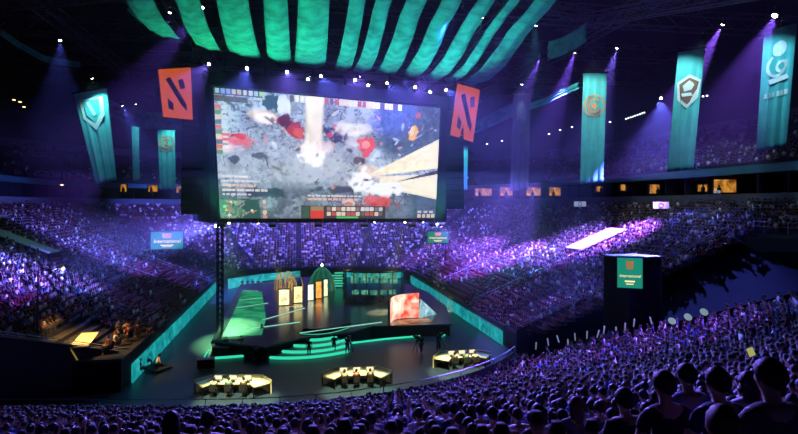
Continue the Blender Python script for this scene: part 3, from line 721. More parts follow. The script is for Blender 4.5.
    for k in (0,1):
        a = add(sh[k], .075, 3); m_ = add(sh[k].lerp(el[k], .62), .062, a)
        if long_sleeve: e = add(el[k], .055, m_); add(el[k].lerp(ha[k], .8), .04, e)
    shirt = skinned(N, E, name+'_shirt')
    N = [(pel+V((0,0,.02)), (.155,.135))]; E = []
    for k in (0,1):
        h = add(hip[k]+V((0,.02,0)), .102, 0); kk = add(kn[k], .074, h); add(an[k]+V((0,0,.06)), .056, kk)
    tro = skinned(N, E, name+'_trousers')
    # hair: a cap over crown and nape with a ragged hem
    b = MB(); n = 22; rings = []; hr = random.Random(hash(len(name)*7+ord(name[-1])))
    T_ = [0.02,.25,.5,.75,1.,1.2,1.4,1.6,1.8]+([2.,2.2,2.4] if hair == 'long' else [])
    for t_ in T_:
        r = []
        for k in range(n):
            a = 2*PI*k/n; back = -math.sin(a); tt = min(t_, 1.8); lim = tt*(1.0+.22*max(0, back)-.34*max(0, -back))
            rx, ry, zz = .094*math.sin(lim), .112*math.sin(lim), .122*math.cos(lim)
            if t_ > 1.8:
                zz -= (t_-1.8)*.42*(1 if back > -.2 else .1); rx *= 1+.25*(t_-1.8); ry *= 1+.1*(t_-1.8)
            j = 1+hr.uniform(-.07,.09)*((.6+.4*t_) if hair != 'cap' else .1); r.append(hc+HR@V((rx*math.cos(a)*j, ry*math.sin(a)*j-.008, zz*(1+hr.uniform(-.02,.02))+.022)))
        rings.append(r)
    vs = [p for r in rings for p in r]; fs = [(i*n+k, i*n+(k+1)%n, (i+1)*n+(k+1)%n, (i+1)*n+k) for i in range(len(rings)-1) for k in range(n)]
    b.add(vs, fs)
    if hair == 'bun': b.lathe([(.005,-.045),(.035,-.03),(.045,0),(.035,.03),(.005,.045)], hc+HR@V((0,-.10,.08)), 10)
    if hair == 'cap':
        b.add([hc+HR@V(p) for p in ((-.07,.09,.06),(.07,.09,.06),(.06,.19,.045),(-.06,.19,.045),(-.07,.09,.075),(.07,.09,.075),(.06,.19,.055),(-.06,.19,.055))], [(0,3,2,1),(4,5,6,7),(0,1,5,4),(1,2,6,5),(2,3,7,6),(3,0,4,7)])
    hm = b.mesh(name+'_hair', M_hair, True)
    body.materials.clear(); body.materials.append(M_skin); shirt.materials.clear(); shirt.materials.append(M_cloth); tro.materials.clear(); tro.materials.append(M_jean)
    eb = MB()
    for s in (-1,1): eb.lathe([(.001,-.012),(.010,-.006),(.012,0),(.010,.006),(.001,.012)], hc+HR@V((s*.032,.088,.012)), 8)
    eyes = eb.mesh(name+'_eyes', M_black, True)
    return dict(body=body, shirt=shirt, trousers=tro, hair=hm, eyes=eyes)
PROT = [person_meshes('sit_a', arms='lap', hair='short'), person_meshes('sit_b', lean=.45, arms='knees', hair='short', long_sleeve=True, tilt=.1),
        person_meshes('sit_c', lean=-.08, arms='cross', hair='long', turn=.25), person_meshes('sit_d', arms='chin', lean=.15, side=.1, turn=-.3, hair='short'),
        person_meshes('sit_e', arms='phone', hair='cap', lean=.1, tilt=-.15), person_meshes('sit_f', arms='lap', hair='bun', side=-.12, turn=.5, long_sleeve=True),
        person_meshes('sit_g', arms='raise', hair='short', lean=0)]
DESKP = person_meshes('desk_a', arms='desk', lean=.2, hair='short'); STANDP = [person_meshes('stand_a', sit=False, arms='side', hair='short'), person_meshes('stand_b', sit=False, arms='phone', stride=.12, hair='short', long_sleeve=True), person_meshes('stand_c', sit=False, arms='cross', hair='cap')]
HAIRC = {'black-haired': (.012,.010,.010), 'brown-haired': (.06,.028,.014), 'dark-haired': (.022,.016,.016)}
SHIRTC = {'white': (.62,.62,.66), 'pale grey': (.36,.36,.40), 'black': (.015,.015,.02), 'navy': (.02,.03,.09), 'blue': (.06,.14,.42), 'maroon': (.20,.03,.05), 'lilac': (.34,.28,.52), 'charcoal': (.06,.06,.07), 'teal': (.04,.22,.24)}
def put_person(pr, loc, rz, label, group, shirt, hairc, name='spectator', sc_=1., eyes=False):
    o = link(name, pr['body'], None, loc); o.rotation_euler = (0, 0, rz); o.scale = (sc_, sc_, sc_); tag(o, label, 'person', group)
    for part in ('shirt', 'trousers', 'hair'):
        c = link(part, pr[part], o); c.color = (*(shirt if part == 'shirt' else hairc), 1)
    if eyes: link('eyes', pr['eyes'], o)
    return o
# ---- cheap far person template for the uncountable rest of the crowd
def far_template(arm_up=0., lean=0.):
    V_, F_, Cc = [], [], []          # Cc: 0 skin 1 shirt 2 trousers 3 hair
    def rings(rs, n, cs):
        b0 = len(V_)
        for (x, y, z, rx, ry), c in zip(rs, cs):
            for k in range(n): a = 2*PI*k/n; V_.append((x+rx*math.cos(a), y+ry*math.sin(a)+lean*max(0, z-.5), z)); Cc.append(c)
        for i in range(len(rs)-1):
            for k in range(n): F_.append((b0+i*n+k, b0+i*n+(k+1)%n, b0+(i+1)*n+(k+1)%n, b0+(i+1)*n+k))
        q = b0+(len(rs)-1)*n; F_.append((q, q+1, q+2, q+3)); F_.append((q, q+3, q+4, q+5)) if n == 6 else None
    rings([(0,0,.42,.17,.13),(0,0,.75,.17,.12),(0,0,1.0,.20,.11),(0,0,1.09,.07,.06)], 6, (2,1,1,1))
    rings([(0,.01,1.07,.05,.05),(0,.02,1.17,.08,.09),(0,0,1.28,.09,.10),(0,0,1.36,.06,.07)], 6, (0,0,3,3))
    def limb(pts, rs_, cs):
        b0 = len(V_)
        for p, r, c in zip(pts, rs_, cs):
            for dx, dz in ((-1,-1),(1,-1),(1,1),(-1,1)): V_.append((p[0]+dx*r, p[1]+(lean*max(0,p[2]-.5)), p[2]+dz*r)); Cc.append(c)
        for i in range(len(pts)-1):
            for k in range(4): F_.append((b0+i*4+k, b0+i*4+(k+1)%4, b0+(i+1)*4+(k+1)%4, b0+(i+1)*4+k))
    for s in (-1, 1):
        limb([(s*.21,0,1.0),(s*.27,.10,.76+.25*arm_up),(s*.14,.30,.68+.6*arm_up)], (.06,.045,.04), (1,0,0))
        limb([(s*.10,.05,.50),(s*.13,.42,.52),(s*.13,.44,.05)], (.085,.065,.05), (2,2,2))
    return np.array(V_, float), np.array(F_), np.array(Cc)
FT = [far_template(), far_template(.9), far_template(0,.35)]
pal = np.array([(.85,.85,.88),(.4,.4,.45),(.008,.008,.012),(.012,.018,.05),(.05,.12,.4),(.2,.03,.05),(.3,.25,.45),(.05,.05,.06),(.5,.52,.6)])
palw = np.array([.15,.06,.28,.14,.08,.05,.04,.16,.04])
def crowd_mesh(name, items, label, group=None, extra_parent=None):
    """items: (x, y, z, facing)"""
    VV, FF, CC = [], [], []; off = 0
    for it in items:
        tv, tf, tc = FT[rng.choice(3, p=[.7,.08,.22])]; s = rng.uniform(.92, 1.08); a = it[3]-PI/2+rng.normal(0,.15); c, s_ = math.cos(a), math.sin(a)
        v = tv*s; VV.append(np.stack([v[:,0]*c-v[:,1]*s_+it[0], v[:,0]*s_+v[:,1]*c+it[1], v[:,2]+it[2]], 1)); FF.append(tf+off); off += len(tv)
        cols = np.array([(.4,.25,.18), pal[rng.choice(9, p=palw)], (.03,.04,.07), (.02,.015,.012)]); CC.append(cols[tc])
    V_, F_, C_ = np.concatenate(VV), np.concatenate(FF), np.concatenate(CC)
    me = bpy.data.meshes.new(name); me.vertices.add(len(V_)); me.vertices.foreach_set('co', V_.reshape(-1).astype(np.float32))
    me.loops.add(F_.size); me.loops.foreach_set('vertex_index', F_.reshape(-1).astype(np.int32)); me.polygons.add(len(F_)); me.polygons.foreach_set('loop_start', np.arange(0, F_.size, 4, dtype=np.int32)); me.update(calc_edges=True)
    a = me.color_attributes.new('col', 'FLOAT_COLOR', 'POINT'); c4 = np.ones((len(V_), 4), np.float32); c4[:, :3] = C_; a.data.foreach_set('color', c4.reshape(-1)); me.materials.append(M_crowd)
    o = link(name, me); tag(o, label, 'crowd', group, 'stuff'); return o
def seat_template():
    b = MB(); b.box((0,.02,.42), (.46,.42,.07)); b.box((0,-.22,.66), (.46,.06,.50), Matrix.Rotation(.15,3,'X')); b.box((0,-.05,.2), (.06,.25,.4)); return b
sb = seat_template(); STV, STF = np.array([tuple(v) for v in sb.v]), np.array(sb.f)
def seat_mass(name, items, label):
    n = len(items); it = np.array(items); a = it[:,3]-PI/2; c, s_ = np.cos(a)[:,None], np.sin(a)[:,None]
    V_ = np.stack([STV[:,0]*c-STV[:,1]*s_+it[:,0:1], STV[:,0]*s_+STV[:,1]*c+it[:,1:2], STV[:,2]+it[:,2:3]], -1).reshape(-1,3); F_ = (STF[None]+(np.arange(n)*len(STV))[:,None,None]).reshape(-1,4)
    me = bpy.data.meshes.new(name); me.vertices.add(len(V_)); me.vertices.foreach_set('co', V_.reshape(-1).astype(np.float32)); me.loops.add(F_.size); me.loops.foreach_set('vertex_index', F_.reshape(-1).astype(np.int32)); me.polygons.add(len(F_)); me.polygons.foreach_set('loop_start', np.arange(0, F_.size, 4, dtype=np.int32)); me.update(calc_edges=True); me.materials.append(M_seat)
    return tag(link(name, me), label, 'seats', None, 'stuff')
def proj(x, y, z): return (399+F*x/y, 205+F*(EYE-z)/y) if y > .5 else (-999, -999)

# ---- lower terrace: occupied and empty seats
occ, emp = [], []
nzr = np.random.default_rng(3).random((400, 400))
def block_noise(a, b_): return nzr[int(a/3.2) % 400, int(b_/3.) % 400]
for k in range(35):
    d = k*ROW+.35; z = zb(k*ROW); sp = .56
    for i, (u, v, ang, sg) in enumerate(bowl_path(d, vr0(d), vl0(d), sp)):
        p = UV(u, v, z); px, py = proj(p.x, p.y, p.z)
        if px < -40 or px > 840: continue
        run = v if sg in 'RL' else (u if sg == 'F' else math.atan2(v-VF+RC, u-(UR-RC if sg == 'C' else ULF+RC))*18)
        if (run % 12.) < 1.1: continue                     # stairs
        pr = .93
        if sg in 'RC':
            if d < 7: pr = .12+.05*(d > 5)
            elif d < 12: pr = .62
            if sg == 'R' and 69.5 < v < 74.5 and 14.5 < d < 21: continue
            if sg == 'C' : pr = .85 if px < 445 else (min(pr, .55) if d > 8 else .06)
            if sg == 'R' and v > 96 and d > 14: pr = .15
        if sg in 'LD':
            if d < 9: pr = .10 if (v > 66 or sg == 'D') else .8
            elif d < 14: pr = .55
            if sg == 'L' and v > 92: pr *= .35
            if sg == 'L' and 74 < v < 78 and 14.5 < d < 25: continue
            if sg == 'D': pr = .85 if px > 185 else (.4 if d > 8 else .05)
            if sg == 'L' and 40 < v < 57.5 and d < 6.3: continue
        if sg == 'F': pr = 1.1
        pr *= (.72+.5*block_noise(run, d)) 
        item = (p.x, p.y, p.z, ang+AANG, px, py, sg)
        if rng.random() < pr: occ.append(item)
        if rng.random() < 1.1: emp.append(item) if (not occ or occ[-1] is not item) else None
# ---- pale covers over two stair openings
for u0_, u1_, v0_, v1_, lab in ((UR+14.6, UR+20.8, 69.8, 74.2, 'violet lit flat cover over a stair opening in the right stand'), (ULF-24.6, ULF-14.8, 74.2, 77.6, 'long violet lit flat cover over a stair opening in the left stand')):
    da, db = ((u0_-UR), (u1_-UR)) if u0_ > 0 else ((ULF-u0_), (ULF-u1_)); q_ = [UV(u0_, v0_, zb(da)+.9), UV(u1_, v0_, zb(db)+.9), UV(u1_, v1_, zb(db)+.9), UV(u0_, v1_, zb(da)+.9)]; o_ = q_[0].copy()
    t = thing('stair_cover', lab, 'cover', o_); b = MB(); b.slab([p-o_ for p in q_], .12); b.build('sheet', mat('pale_cover', (.5,.5,.55), .8), t)
    b = MB()
    for p in q_: b.tube([p-o_, p-o_+Vector((0,0,-1))], .06, 4)
    b.build('support', M_blackmetal, t)
# ---- near terrace
near = []; nemp = []
for k in range(45):
    d = k*ROW+.45; z = zn(k*ROW)
    for x, y, ang, run in near_path(d, .56):
        if y < 1.2: continue
        px, py = proj(x, y, z+1.0)
        if px < -60 or px > 860 or py > 470: continue
        rr_ = (run/(R0+d)*34) if x > -12 else run
        if (rr_ % 13.) < 1.0: continue
        if math.hypot(x, y) < 3.2: continue
        pr = .95
        if x > 5 and d < 4.5: pr = .18 if d < 3.2 else .5
        if rng.random() < pr: near.append((x, y, z, ang, px, py))
        else: nemp.append((x, y, z, ang, px, py, 'N'))
# hero people close to the camera: (px, py of head centre, distance, proto, shirt, hair, label)
HERO = [(172,417,7.5,2,'black','black-haired','long dark-haired spectator beside the pale checked shirt at the bottom left'),
 (205,420,7.9,1,'lilac','black-haired','spectator bending forward in a pale lilac checked shirt at the bottom left'),
 (668,382,5.2,0,'black','black-haired','large dark silhouette of a seated spectator left of the pale lilac T-shirt'),
 (690,373,6.2,0,'lilac','dark-haired','spectator in a pale lilac T-shirt between two dark silhouettes at the bottom right'),
 (722,379,4.9,0,'navy','black-haired','large seated spectator in a dark navy T-shirt behind the lowest head at the bottom right'),
 (727,424,3.6,3,'black','brown-haired','brown-haired head cut off by the bottom edge, in front of the navy T-shirt'),
 (776,373,3.9,0,'charcoal','black-haired','largest dark figure filling the bottom right corner, in a charcoal top'),
 (748,378,6.6,2,'white','black-haired','spectator with a white striped collar between the navy T-shirt and the largest dark figure'),
 (640,398,6.0,1,'black','black-haired','dark figure leaning forward left of the large silhouettes at the bottom right'),
 (540,412,7.6,0,'black','dark-haired','dark seated figure near the bottom edge, right of centre'),
 (503,418,8.8,3,'maroon','brown-haired','spectator in a maroon shirt near the bottom edge, right of centre'),
 (455,408,11,0,'navy','black-haired','spectator in a navy shirt by the bottom edge below the right desk'),
 (576,402,8.4,2,'charcoal','brown-haired','long brown-haired spectator in charcoal near the bottom edge, left of the dark leaning figure')]
hero_xy = []
for px, py, Y, pi_, sh_, hr_, lab in HERO:
    p = P(px, py, Y); zf = p.z-1.28; hero_xy.append((p.x, p.y, zf))
    v = Vector((C0.x-p.x if p.x > -12 else 0, C0.y-p.y, 0)); a = math.atan2(v.y, v.x)
    put_person(PROT[pi_], (p.x, p.y, zf), a-PI/2, lab, None, SHIRTC[sh_], HAIRC[hr_], 'spectator', 1.0)
    # the step the seat stands on
HP = np.array(hero_xy)
def blocked(x, y, z):   # keep seats off the heroes' places
    return any(math.hypot(x-h[0], y-h[1]) < .62 for h in hero_xy)
near = [n for n in near if not blocked(*n[:3])]
near.sort(key=lambda n: n[1])
vis = [n for n in near if -15 < n[4] < 813 and n[5] < 450]
rest_near = [n for n in near if not (-15 < n[4] < 813 and n[5] < 450)]
NI = 300-len(HERO)-30
indiv, rest = vis[:NI], vis[NI:]+rest_near
def zone(n):
    px, py = n[4], n[5]
    c = 'at the far left' if px < 150 else 'left of centre' if px < 300 else 'in the middle' if px < 430 else 'right of centre' if px < 560 else 'towards the right' if px < 690 else 'at the far right'
    return c
SN = list(SHIRTC); shw = [.16,.12,.18,.12,.12,.06,.08,.12,.04]
posew = ['upright', 'leaning forward', 'with long hair', 'leaning sideways', 'with a cap', 'with a hair bun', 'with raised arms']
for n in indiv:
    pi_ = int(rng.choice(7, p=[.34,.2,.12,.12,.1,.08,.04])); s_ = SN[rng.choice(9, p=np.array(shw)/sum(shw))]; h_ = list(HAIRC)[rng.integers(3)]
    row = int((math.hypot(n[0]-C0.x, n[1]-C0.y)-R0)/ROW) if n[0] > -12 else int((C0.y-R0-n[1])/ROW)
    depth = 'top rows' if n[1] < 9 else 'upper rows' if n[1] < 12.5 else 'middle rows'
    lab = f'{h_} spectator in {s_}, {posew[pi_]}, {depth} {zone(n)}'
    put_person(PROT[pi_], (n[0], n[1], n[2]), n[3]-PI/2+rng.normal(0,.12), lab, f'spectators in the {depth} of the near stand', SHIRTC[s_], HAIRC[h_], 'spectator', rng.uniform(.94,1.06))
crowd_mesh('near_crowd', [(n[0], n[1], n[2], n[3]) for n in rest], 'dense crowd of seated spectators filling the lower rows of the near stand')
for sg, nm, lab in (('R', 'right_crowd', 'crowd of seated spectators in violet light filling the right stand'), ('C', 'corner_crowd', 'thin crowd in the dark far right corner of the stands'), ('F', 'far_crowd', 'crowd of seated spectators behind the stage under the giant screen'), ('D', 'far_corner_crowd', 'few spectators in the dark far left corner of the stands'), ('L', 'left_crowd', 'crowd of seated spectators in violet light filling the left stand')):
    it = [o[:4] for o in occ if o[6] == sg]
    if it: crowd_mesh(nm, it, lab)
# upper terrace crowd
up = []
for k in range(17):
    d = 31.4+k*.85; z = 18.4+k*.42
    for u, v, ang, sg in bowl_path(d, 40, 60, .62):
        p = UV(u, v, z); px, py = proj(*p)
        if not (-20 < px < 820): continue
        q = .0
        if px > 600 : q = .75 if k < 9 else .35
        elif px > 545: q = .5 if k < 6 else .15
        elif px < 90: q = .18
        else: q = .06
        if rng.random() < q*(.4+block_noise(u+v, d)): up.append((p.x, p.y, p.z, ang+AANG))
crowd_mesh('upper_crowd', up, 'scattered spectators in the dark upper tier')
# ---- seats: the largest empty ones one by one, the rest as a mass
SEATP = None
def seat_proto():
    t = thing('arena_seat', 'x', 'seat', (0,0,0)); b = MB(); b.box((0,.02,.42), (.46,.42,.06)); b.box((0,.2,.42), (.42,.06,.05)); b.build('seat_pan', M_seat, t)
    b = MB(); R = Matrix.Rotation(.15,3,'X'); b.box((0,-.22,.66), (.46,.05,.50), R); b.box((0,-.25,.9), (.40,.06,.06), R); b.build('backrest', M_seat, t)
    b = MB(); b.box((0,-.05,.2), (.06,.25,.4)); b.box((0,0,.03), (.3,.3,.05)); b.build('pedestal', M_blackmetal, t); return t
allemp = [e for e in emp if 0 < e[4] < 798 and not (205 < e[4] < 440 and e[5] < 300)]+[e for e in nemp if 500 < e[4] < 798]
allemp.sort(key=lambda e: e[1])
sp_ = seat_proto(); first = True
for e in allemp[:270]:
    o = sp_ if first else copy_tree(sp_); first = False
    o.location = e[:3]; o.rotation_euler = (0, 0, e[3]-PI/2)
    wh = {'L': 'lower left stand beyond the commentary desk', 'R': 'lower right stand above the teal board', 'N': 'near stand beside the barrier', 'D': 'far left corner', 'C': 'far right corner', 'F': 'far stand'}[e[6]]
    o['label'] = f'empty maroon folding seat in the {wh}'; o['group'] = f'empty maroon seats in the {wh}'
rest_s = [e[:4] for e in allemp[270:]]+[e[:4] for e in emp if e not in set(allemp)] if False else [e[:4] for e in allemp[270:]]
seat_mass('seat_rows', rest_s, 'remaining rows of empty maroon seats far round the bowl')
# ------------------------------------------------------------------ stage
ZS = 1.3
poly = [G(212,340,ZS), G(264,347,ZS), G(300,338,ZS), G(346,333,ZS), G(372,326,ZS), G(452,324,ZS), G(446,306,ZS), G(428,292,ZS), G(400,281,ZS), G(340,277,ZS), G(290,279,ZS), G(240,285,ZS)]
st = thing('stage', 'raised dark glossy stage in the middle of the floor with green glowing lower edges', 'stage', (poly[0].x, poly[0].y, 0)); so = Vector(st.location)
b = MB(); b.prism([(p.x-so.x, p.y-so.y) for p in poly][::-1], ZS-.18, ZS); b.build('deck', M_stage, st)
cen = sum((p for p in poly), Vector())/len(poly)
b = MB(); b.prism([((cen.x+(p.x-cen.x)*.985)-so.x, (cen.y+(p.y-cen.y)*.985)-so.y) for p in poly][::-1], 0, ZS-.18); b.build('skirt', M_black, st)
def led_line(parent, pts, r, name='light_strip', m=M_green_led):
    b = MB(); b.tube(pts, r, 4); return b.build(name, m, parent)
led_line(st, [G(203,359,.1)-so, G(232,357,.1)-so, G(266,354,.1)-so], .13)
led_line(st, [G(352,343,.1)-so, G(385,339,.1)-so, G(420,336,.1)-so], .10)
led_line(st, [G(440,336,.1)-so, G(449,334,.1)-so], .10)
led_line(st, [G(203,359,.1)-so, G(209,350,.3)-so], .08)
# projected green light and its pale lines, painted as a glowing deck panel
M_glowpatch = tex_emit('projected_green', (.0,.10,.05), (.03,.5,.2), .45, .8)
patchp = [G(222,337,ZS), G(262,335,ZS), G(266,318,ZS), G(262,292,ZS), G(243,290,ZS), G(234,312,ZS)]
b = MB(); b.prism([(p.x-so.x, p.y-so.y) for p in patchp][::-1], ZS+.0, ZS+.03); b.build('projected_patch', M_glowpatch, st)
M_line = mat('pale_glow', (.3,.6,.5), .4, emit=(.4,.9,.7), es=.9)
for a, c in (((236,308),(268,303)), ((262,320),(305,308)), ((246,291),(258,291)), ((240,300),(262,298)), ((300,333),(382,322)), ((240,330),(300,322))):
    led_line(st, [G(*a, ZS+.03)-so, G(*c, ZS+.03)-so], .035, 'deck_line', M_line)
# steps
stp = thing('stage_steps', 'wide curved steps with glowing green edges leading up to the stage front', 'steps', G(310,350)); so2 = Vector(stp.location)
xl = [264, 279, 289, 297, 300]; yb = [357.5, 351.5, 345.5, 339.5, 335]
for k in range(5):
    z1 = .26*(k+1); f = []
    for i in range(13):
        px = xl[k]+(349-xl[k])*i/12; s_ = i/12; py = yb[k]-6*(s_-.35)**2*2.2-s_*2.; f.append(G(px, py, z1))
    back = [p+Vector((0, 2.6+.5*(4-k), 0)) for p in f]
    b = MB(); b.prism([(p.x-so2.x, p.y-so2.y) for p in (back+f[::-1])], z1-.26, z1); b.build('step', mat('pale_step', (.4,.45,.43), .6), stp)
    led_line(stp, [p-so2+Vector((0,-.04,-.10)) for p in f], .14)
# pillar screens standing on the stage
PS = [(279,289,290,306,(.95,.85,.45)),(294,302,287,303.5,(.95,.8,.35)),(308,313,285,301,(.9,.95,.7)),(316,321,282,299,(1,.35,.06)),(324,327,280,297,(.85,.95,.5))]
for i, (x0, x1, y0, y1, c) in enumerate(PS):
    B0_, B1_ = G(x0, y1, ZS), G(x1, y1-.6, ZS); Yd = B0_.y; h = (y1-y0)*Yd/F
    t = thing('pillar_screen', f'upright glowing pillar screen on the stage, {ORD[i]} from the left', 'screen', B0_, group='pillar screens on the stage')
    d = B1_-B0_; n = Vector((-d.y, d.x, 0)).normalized()
    m = tex_emit(f'pillar_picture_{"abcde"[i]}', tuple(v*.35 for v in c), c, 1.6, 2.6)
    b = MB(); b.slab([Vector((0,0,.1)), d+Vector((0,0,.1)), d+Vector((0,0,h)), Vector((0,0,h))], .08); b.build('picture', m, t)
    b = MB(); b.slab([n*.2+Vector((-.08,0,0)), n*.2+d+Vector((.08,0,0)), n*.2+d+Vector((.08,0,h+.15)), n*.2+Vector((-.08,0,h+.15))], .12); b.build('casing', M_blackmetal, t)
# curved screen at the right of the stage
def curved_screen(name, label, x0, x1, yt0, yt1, yb0, yb1, z, bow, m, casing=True):
    a, c = G(x0, yb0, z), G(x1, yb1, z); ha, hc_ = (yb0-yt0)*a.y/F, (yb1-yt1)*c.y/F; t = thing(name, label, 'screen', a); rows = [[], []]; n = Vector((-(c-a).y, (c-a).x, 0)).normalized()
    for i in range(17):
        s_ = i/16; p = a.lerp(c, s_)-a+n*bow*math.sin(PI*s_); rows[0].append(p+Vector((0,0,.05))); rows[1].append(p+Vector((0,0,ha+(hc_-ha)*s_)))
    b = MB(); b.grid(rows); o = b.build('picture', m, t); o.modifiers.new('thick', 'SOLIDIFY').thickness = .06
    b = MB(); b.grid([[p+n*.18 for p in r] for r in rows]); o = b.build('casing', M_blackmetal, t); o.modifiers.new('thick', 'SOLIDIFY').thickness = .2; return t
M_cs = tex_emit('red_cream_picture', (.75,.05,.02), (1,.88,.68), .55, 1.5)
curved_screen('curved_screen', 'curved red and cream video screen at the right end of the stage', 391, 419, 300, 293, 324, 318, ZS, 1.2, M_cs)
t = thing('ramp_screen', 'sloping pale teal video panel beside the curved red screen', 'screen', G(419,318,ZS)); o_ = Vector(t.location)
b = MB(); b.slab([Vector((0,0,0)), G(436,314,ZS)-o_, P(430,308,G(436,314,ZS).y)-o_, P(420,299,o_.y)-o_], .1); b.build('picture', tex_emit('teal_picture', (.05,.25,.35), (.6,.85,.9), .8, 1.1), t)
b = MB(); b.slab([G(395,325,ZS)-o_+Vector((0,0,.02)), G(432,322,ZS)-o_+Vector((0,0,.02)), G(428,318,ZS)-o_+Vector((0,0,.02)), G(398,321,ZS)-o_+Vector((0,0,.02))], .03); b.build('floor_panel', tex_emit('orange_floor_picture', (.12,.03,.01), (.85,.4,.15), .7, .8), t)
# player booth: round glass drum with green lit interior
bc = G(374, 301, ZS); t = thing('player_booth', 'round glass player booth with green lit interior at the back of the stage', 'booth', bc)
M_glass = bpy.data.materials.new('booth_glass'); M_glass.use_nodes = True; g_ = M_glass.node_tree.nodes['Principled BSDF']
g_.inputs['Transmission Weight'].default_value = 1; g_.inputs['Roughness'].default_value = .05; g_.inputs['IOR'].default_value = 1.05; g_.inputs['Base Color'].default_value = (.55,.8,.72,1)
RX, RY, HB = 4.0, 2.8, 4.0
def el_(a, k=1): return Vector((RX*k*math.cos(a), RY*k*math.sin(a), 0))
b = MB(); b.prism([el_(2*PI*i/32) for i in range(32)], 0, .25); b.build('base', M_blackmetal, t)
b = MB(); b.prism([el_(2*PI*i/32, 1.03) for i in range(32)], HB, HB+.18); b.build('roof', M_blackmetal, t)
b = MB(); b.grid([[el_(2*PI*i/48, .98)+Vector((0,0,.25)) for i in range(49)], [el_(2*PI*i/48, .98)+Vector((0,0,HB)) for i in range(49)]]); b.build('glass_wall', M_glass, t)
for i in range(14):
    a = 2*PI*i/14; b = MB(); b.tube([el_(a)+Vector((0,0,.2)), el_(a)+Vector((0,0,HB))], .06, 4); b.build('mullion', M_blackmetal, t)
M_holo = tex_emit('green_picture', (.0,.10,.07), (.2,.6,.4), 1.8, 1.0)
for i in range(5):
    b = MB(); x = -2.4+i*1.2; b.box((x, -1.0+.2*abs(i-2), .85), (.9,.5,.06)); b.tube([(x,-1,.25),(x,-1,.85)], .08, 6); b.build('desk', M_blackmetal, t)
    b = MB(); b.box((x, -.8+.2*abs(i-2), 1.25), (.9,.05,.6)); b.box((x*1.05, 1.3-.25*abs(i-2), 2.9), (1.0,.05,1.3)); b.build('monitor', M_holo, t)
led_line(t, [el_(a_/12*PI+PI, 1.0)+Vector((0,0,HB+.1)) for a_ in range(13)], .06, 'light_strip', M_green_led)
for i in range(5):
    p = bc+Vector((-2.2+i*1.1, .25, .25)); put_person(DESKP, p, PI, f'seated player inside the round glass booth, {ORD[i]} from the left', 'players in the glass booth', SHIRTC[['teal','white','teal','black','teal'][i]], HAIRC['black-haired'], 'player')
# gold lit hub with arches and a green dome
hc0 = G(287, 290, ZS); t = thing('gold_arch_frame', 'gold glowing cluster of curved truss arches above the pillar screens', 'stage set', hc0)
for i in range(16):
    a = random.uniform(0, PI); b = MB(); R_ = random.uniform(.5, 1.0); H_ = random.uniform(1.2, 2.9); cx_ = random.uniform(-1.4, 1.5); cy_ = random.uniform(-.5, .5)
    b.tube([(cx_+R_*math.cos(s_)*math.cos(a), cy_+R_*math.cos(s_)*math.sin(a), max(0, H_*math.sin(s_))) for s_ in [PI*j/10 for j in range(11)]], .045, 4); b.build('arch', M_gold, t)
dm = G(322, 290, ZS); t = thing('green_dome', 'small green lit dome with a white light on its top behind the pillar screens', 'stage set', dm)
M_rib = mat('green_rib', (.1,.5,.3), .5, emit=(.1,.5,.3), es=.5)
b = MB(); b.lathe([(1.95,0),(1.9,.9),(1.55,2.0),(.95,2.9),(.4,3.3),(.2,3.5)], (0,0,0), 20); b.build('shell', mat('green_shell', (.06,.3,.2), .5, emit=(.02,.4,.22), es=.18, scale=1, var=.4), t)
for i in range(10):
    a = 2*PI*i/10; b = MB(); b.tube([(r_0*math.cos(a), r_0*math.sin(a), z_0) for r_0, z_0 in ((2.02,0),(1.95,.9),(1.6,2.0),(1.0,2.9),(.45,3.35))], .03, 4); b.build('rib', M_rib, t)
b = MB(); b.lathe([(.05,3.5),(.14,3.6),(.17,3.75),(.1,3.9),(.03,3.95)], (0,0,0), 10); b.build('lamp', M_lensy, t)
# stepped green light bars beside the dome
for i in range(6):
    p = P(334+ (i%2)*9, 286-i*2.6, 92); t = thing('light_bar', f'horizontal green light bar right of the green dome, {ORD[i]} from the bottom', 'light bar', p, group='green light bars')
    b = MB(); b.box((0,0,0), (2.6,.25,.16)); b.build('tube', M_green_led, t); b = MB(); b.box((0,.2,-.1), (2.8,.2,.3)); b.tube([(0,.2,0),(0,.2,ZS-p.z)], .05, 4); b.build('bracket', M_blackmetal, t)
# LED strips at the back of the floor
def back_board(x0, x1, yt0, yt1, yb0, yb1, Y0, Y1, label, m):
    a, c = P(x0, yb0, Y0), P(x1, yb1, Y1); o_ = a.copy(); t = thing('back_screen', label, 'screen', (a.x, a.y, 0)); o_.z = 0
    q = [a-o_, c-o_, P(x1, yt1, Y1)-o_, P(x0, yt0, Y0)-o_]; b = MB(); b.slab(q, .12); b.build('picture', m, t)
    b = MB(); b.slab([p+Vector((0,.25,0)) for p in q], .1); b.build('casing', M_blackmetal, t)
    b = MB()
    for p in (q[0], q[1], (q[0]+q[1])/2): b = MB(); b.tube([Vector((p.x, p.y+.3, 0)), p+Vector((0,.3,0))], .08, 4); b.build('leg', M_blackmetal, t)
    return t
M_back = tex_emit('teal_back_picture', (.0,.22,.28), (.05,.62,.68), .5, 1.2)
back_board(228, 262, 279, 274, 289, 283, 100, 104, 'teal screen with dark seated players pictured on it at the back left of the stage', M_back)
back_board(262, 300, 274, 271, 281, 277, 104, 108, 'narrow teal screen behind the gold arches', M_back)
back_board(350, 402, 270, 271, 276, 279, 108, 104, 'narrow teal screen behind the glass booth', M_back)
for i in range(4):
    p = P(243+i*5.2, 286.5-i*.7, 99.6); put_person(STANDP[2], (p.x, p.y-.4, ZS*0), PI, f'dark figure in front of the back left teal screen, {ORD[i]} from the left', 'figures before the teal screen', SHIRTC['black'], HAIRC['black-haired'], 'stagehand', 1.75 if False else 1.0)
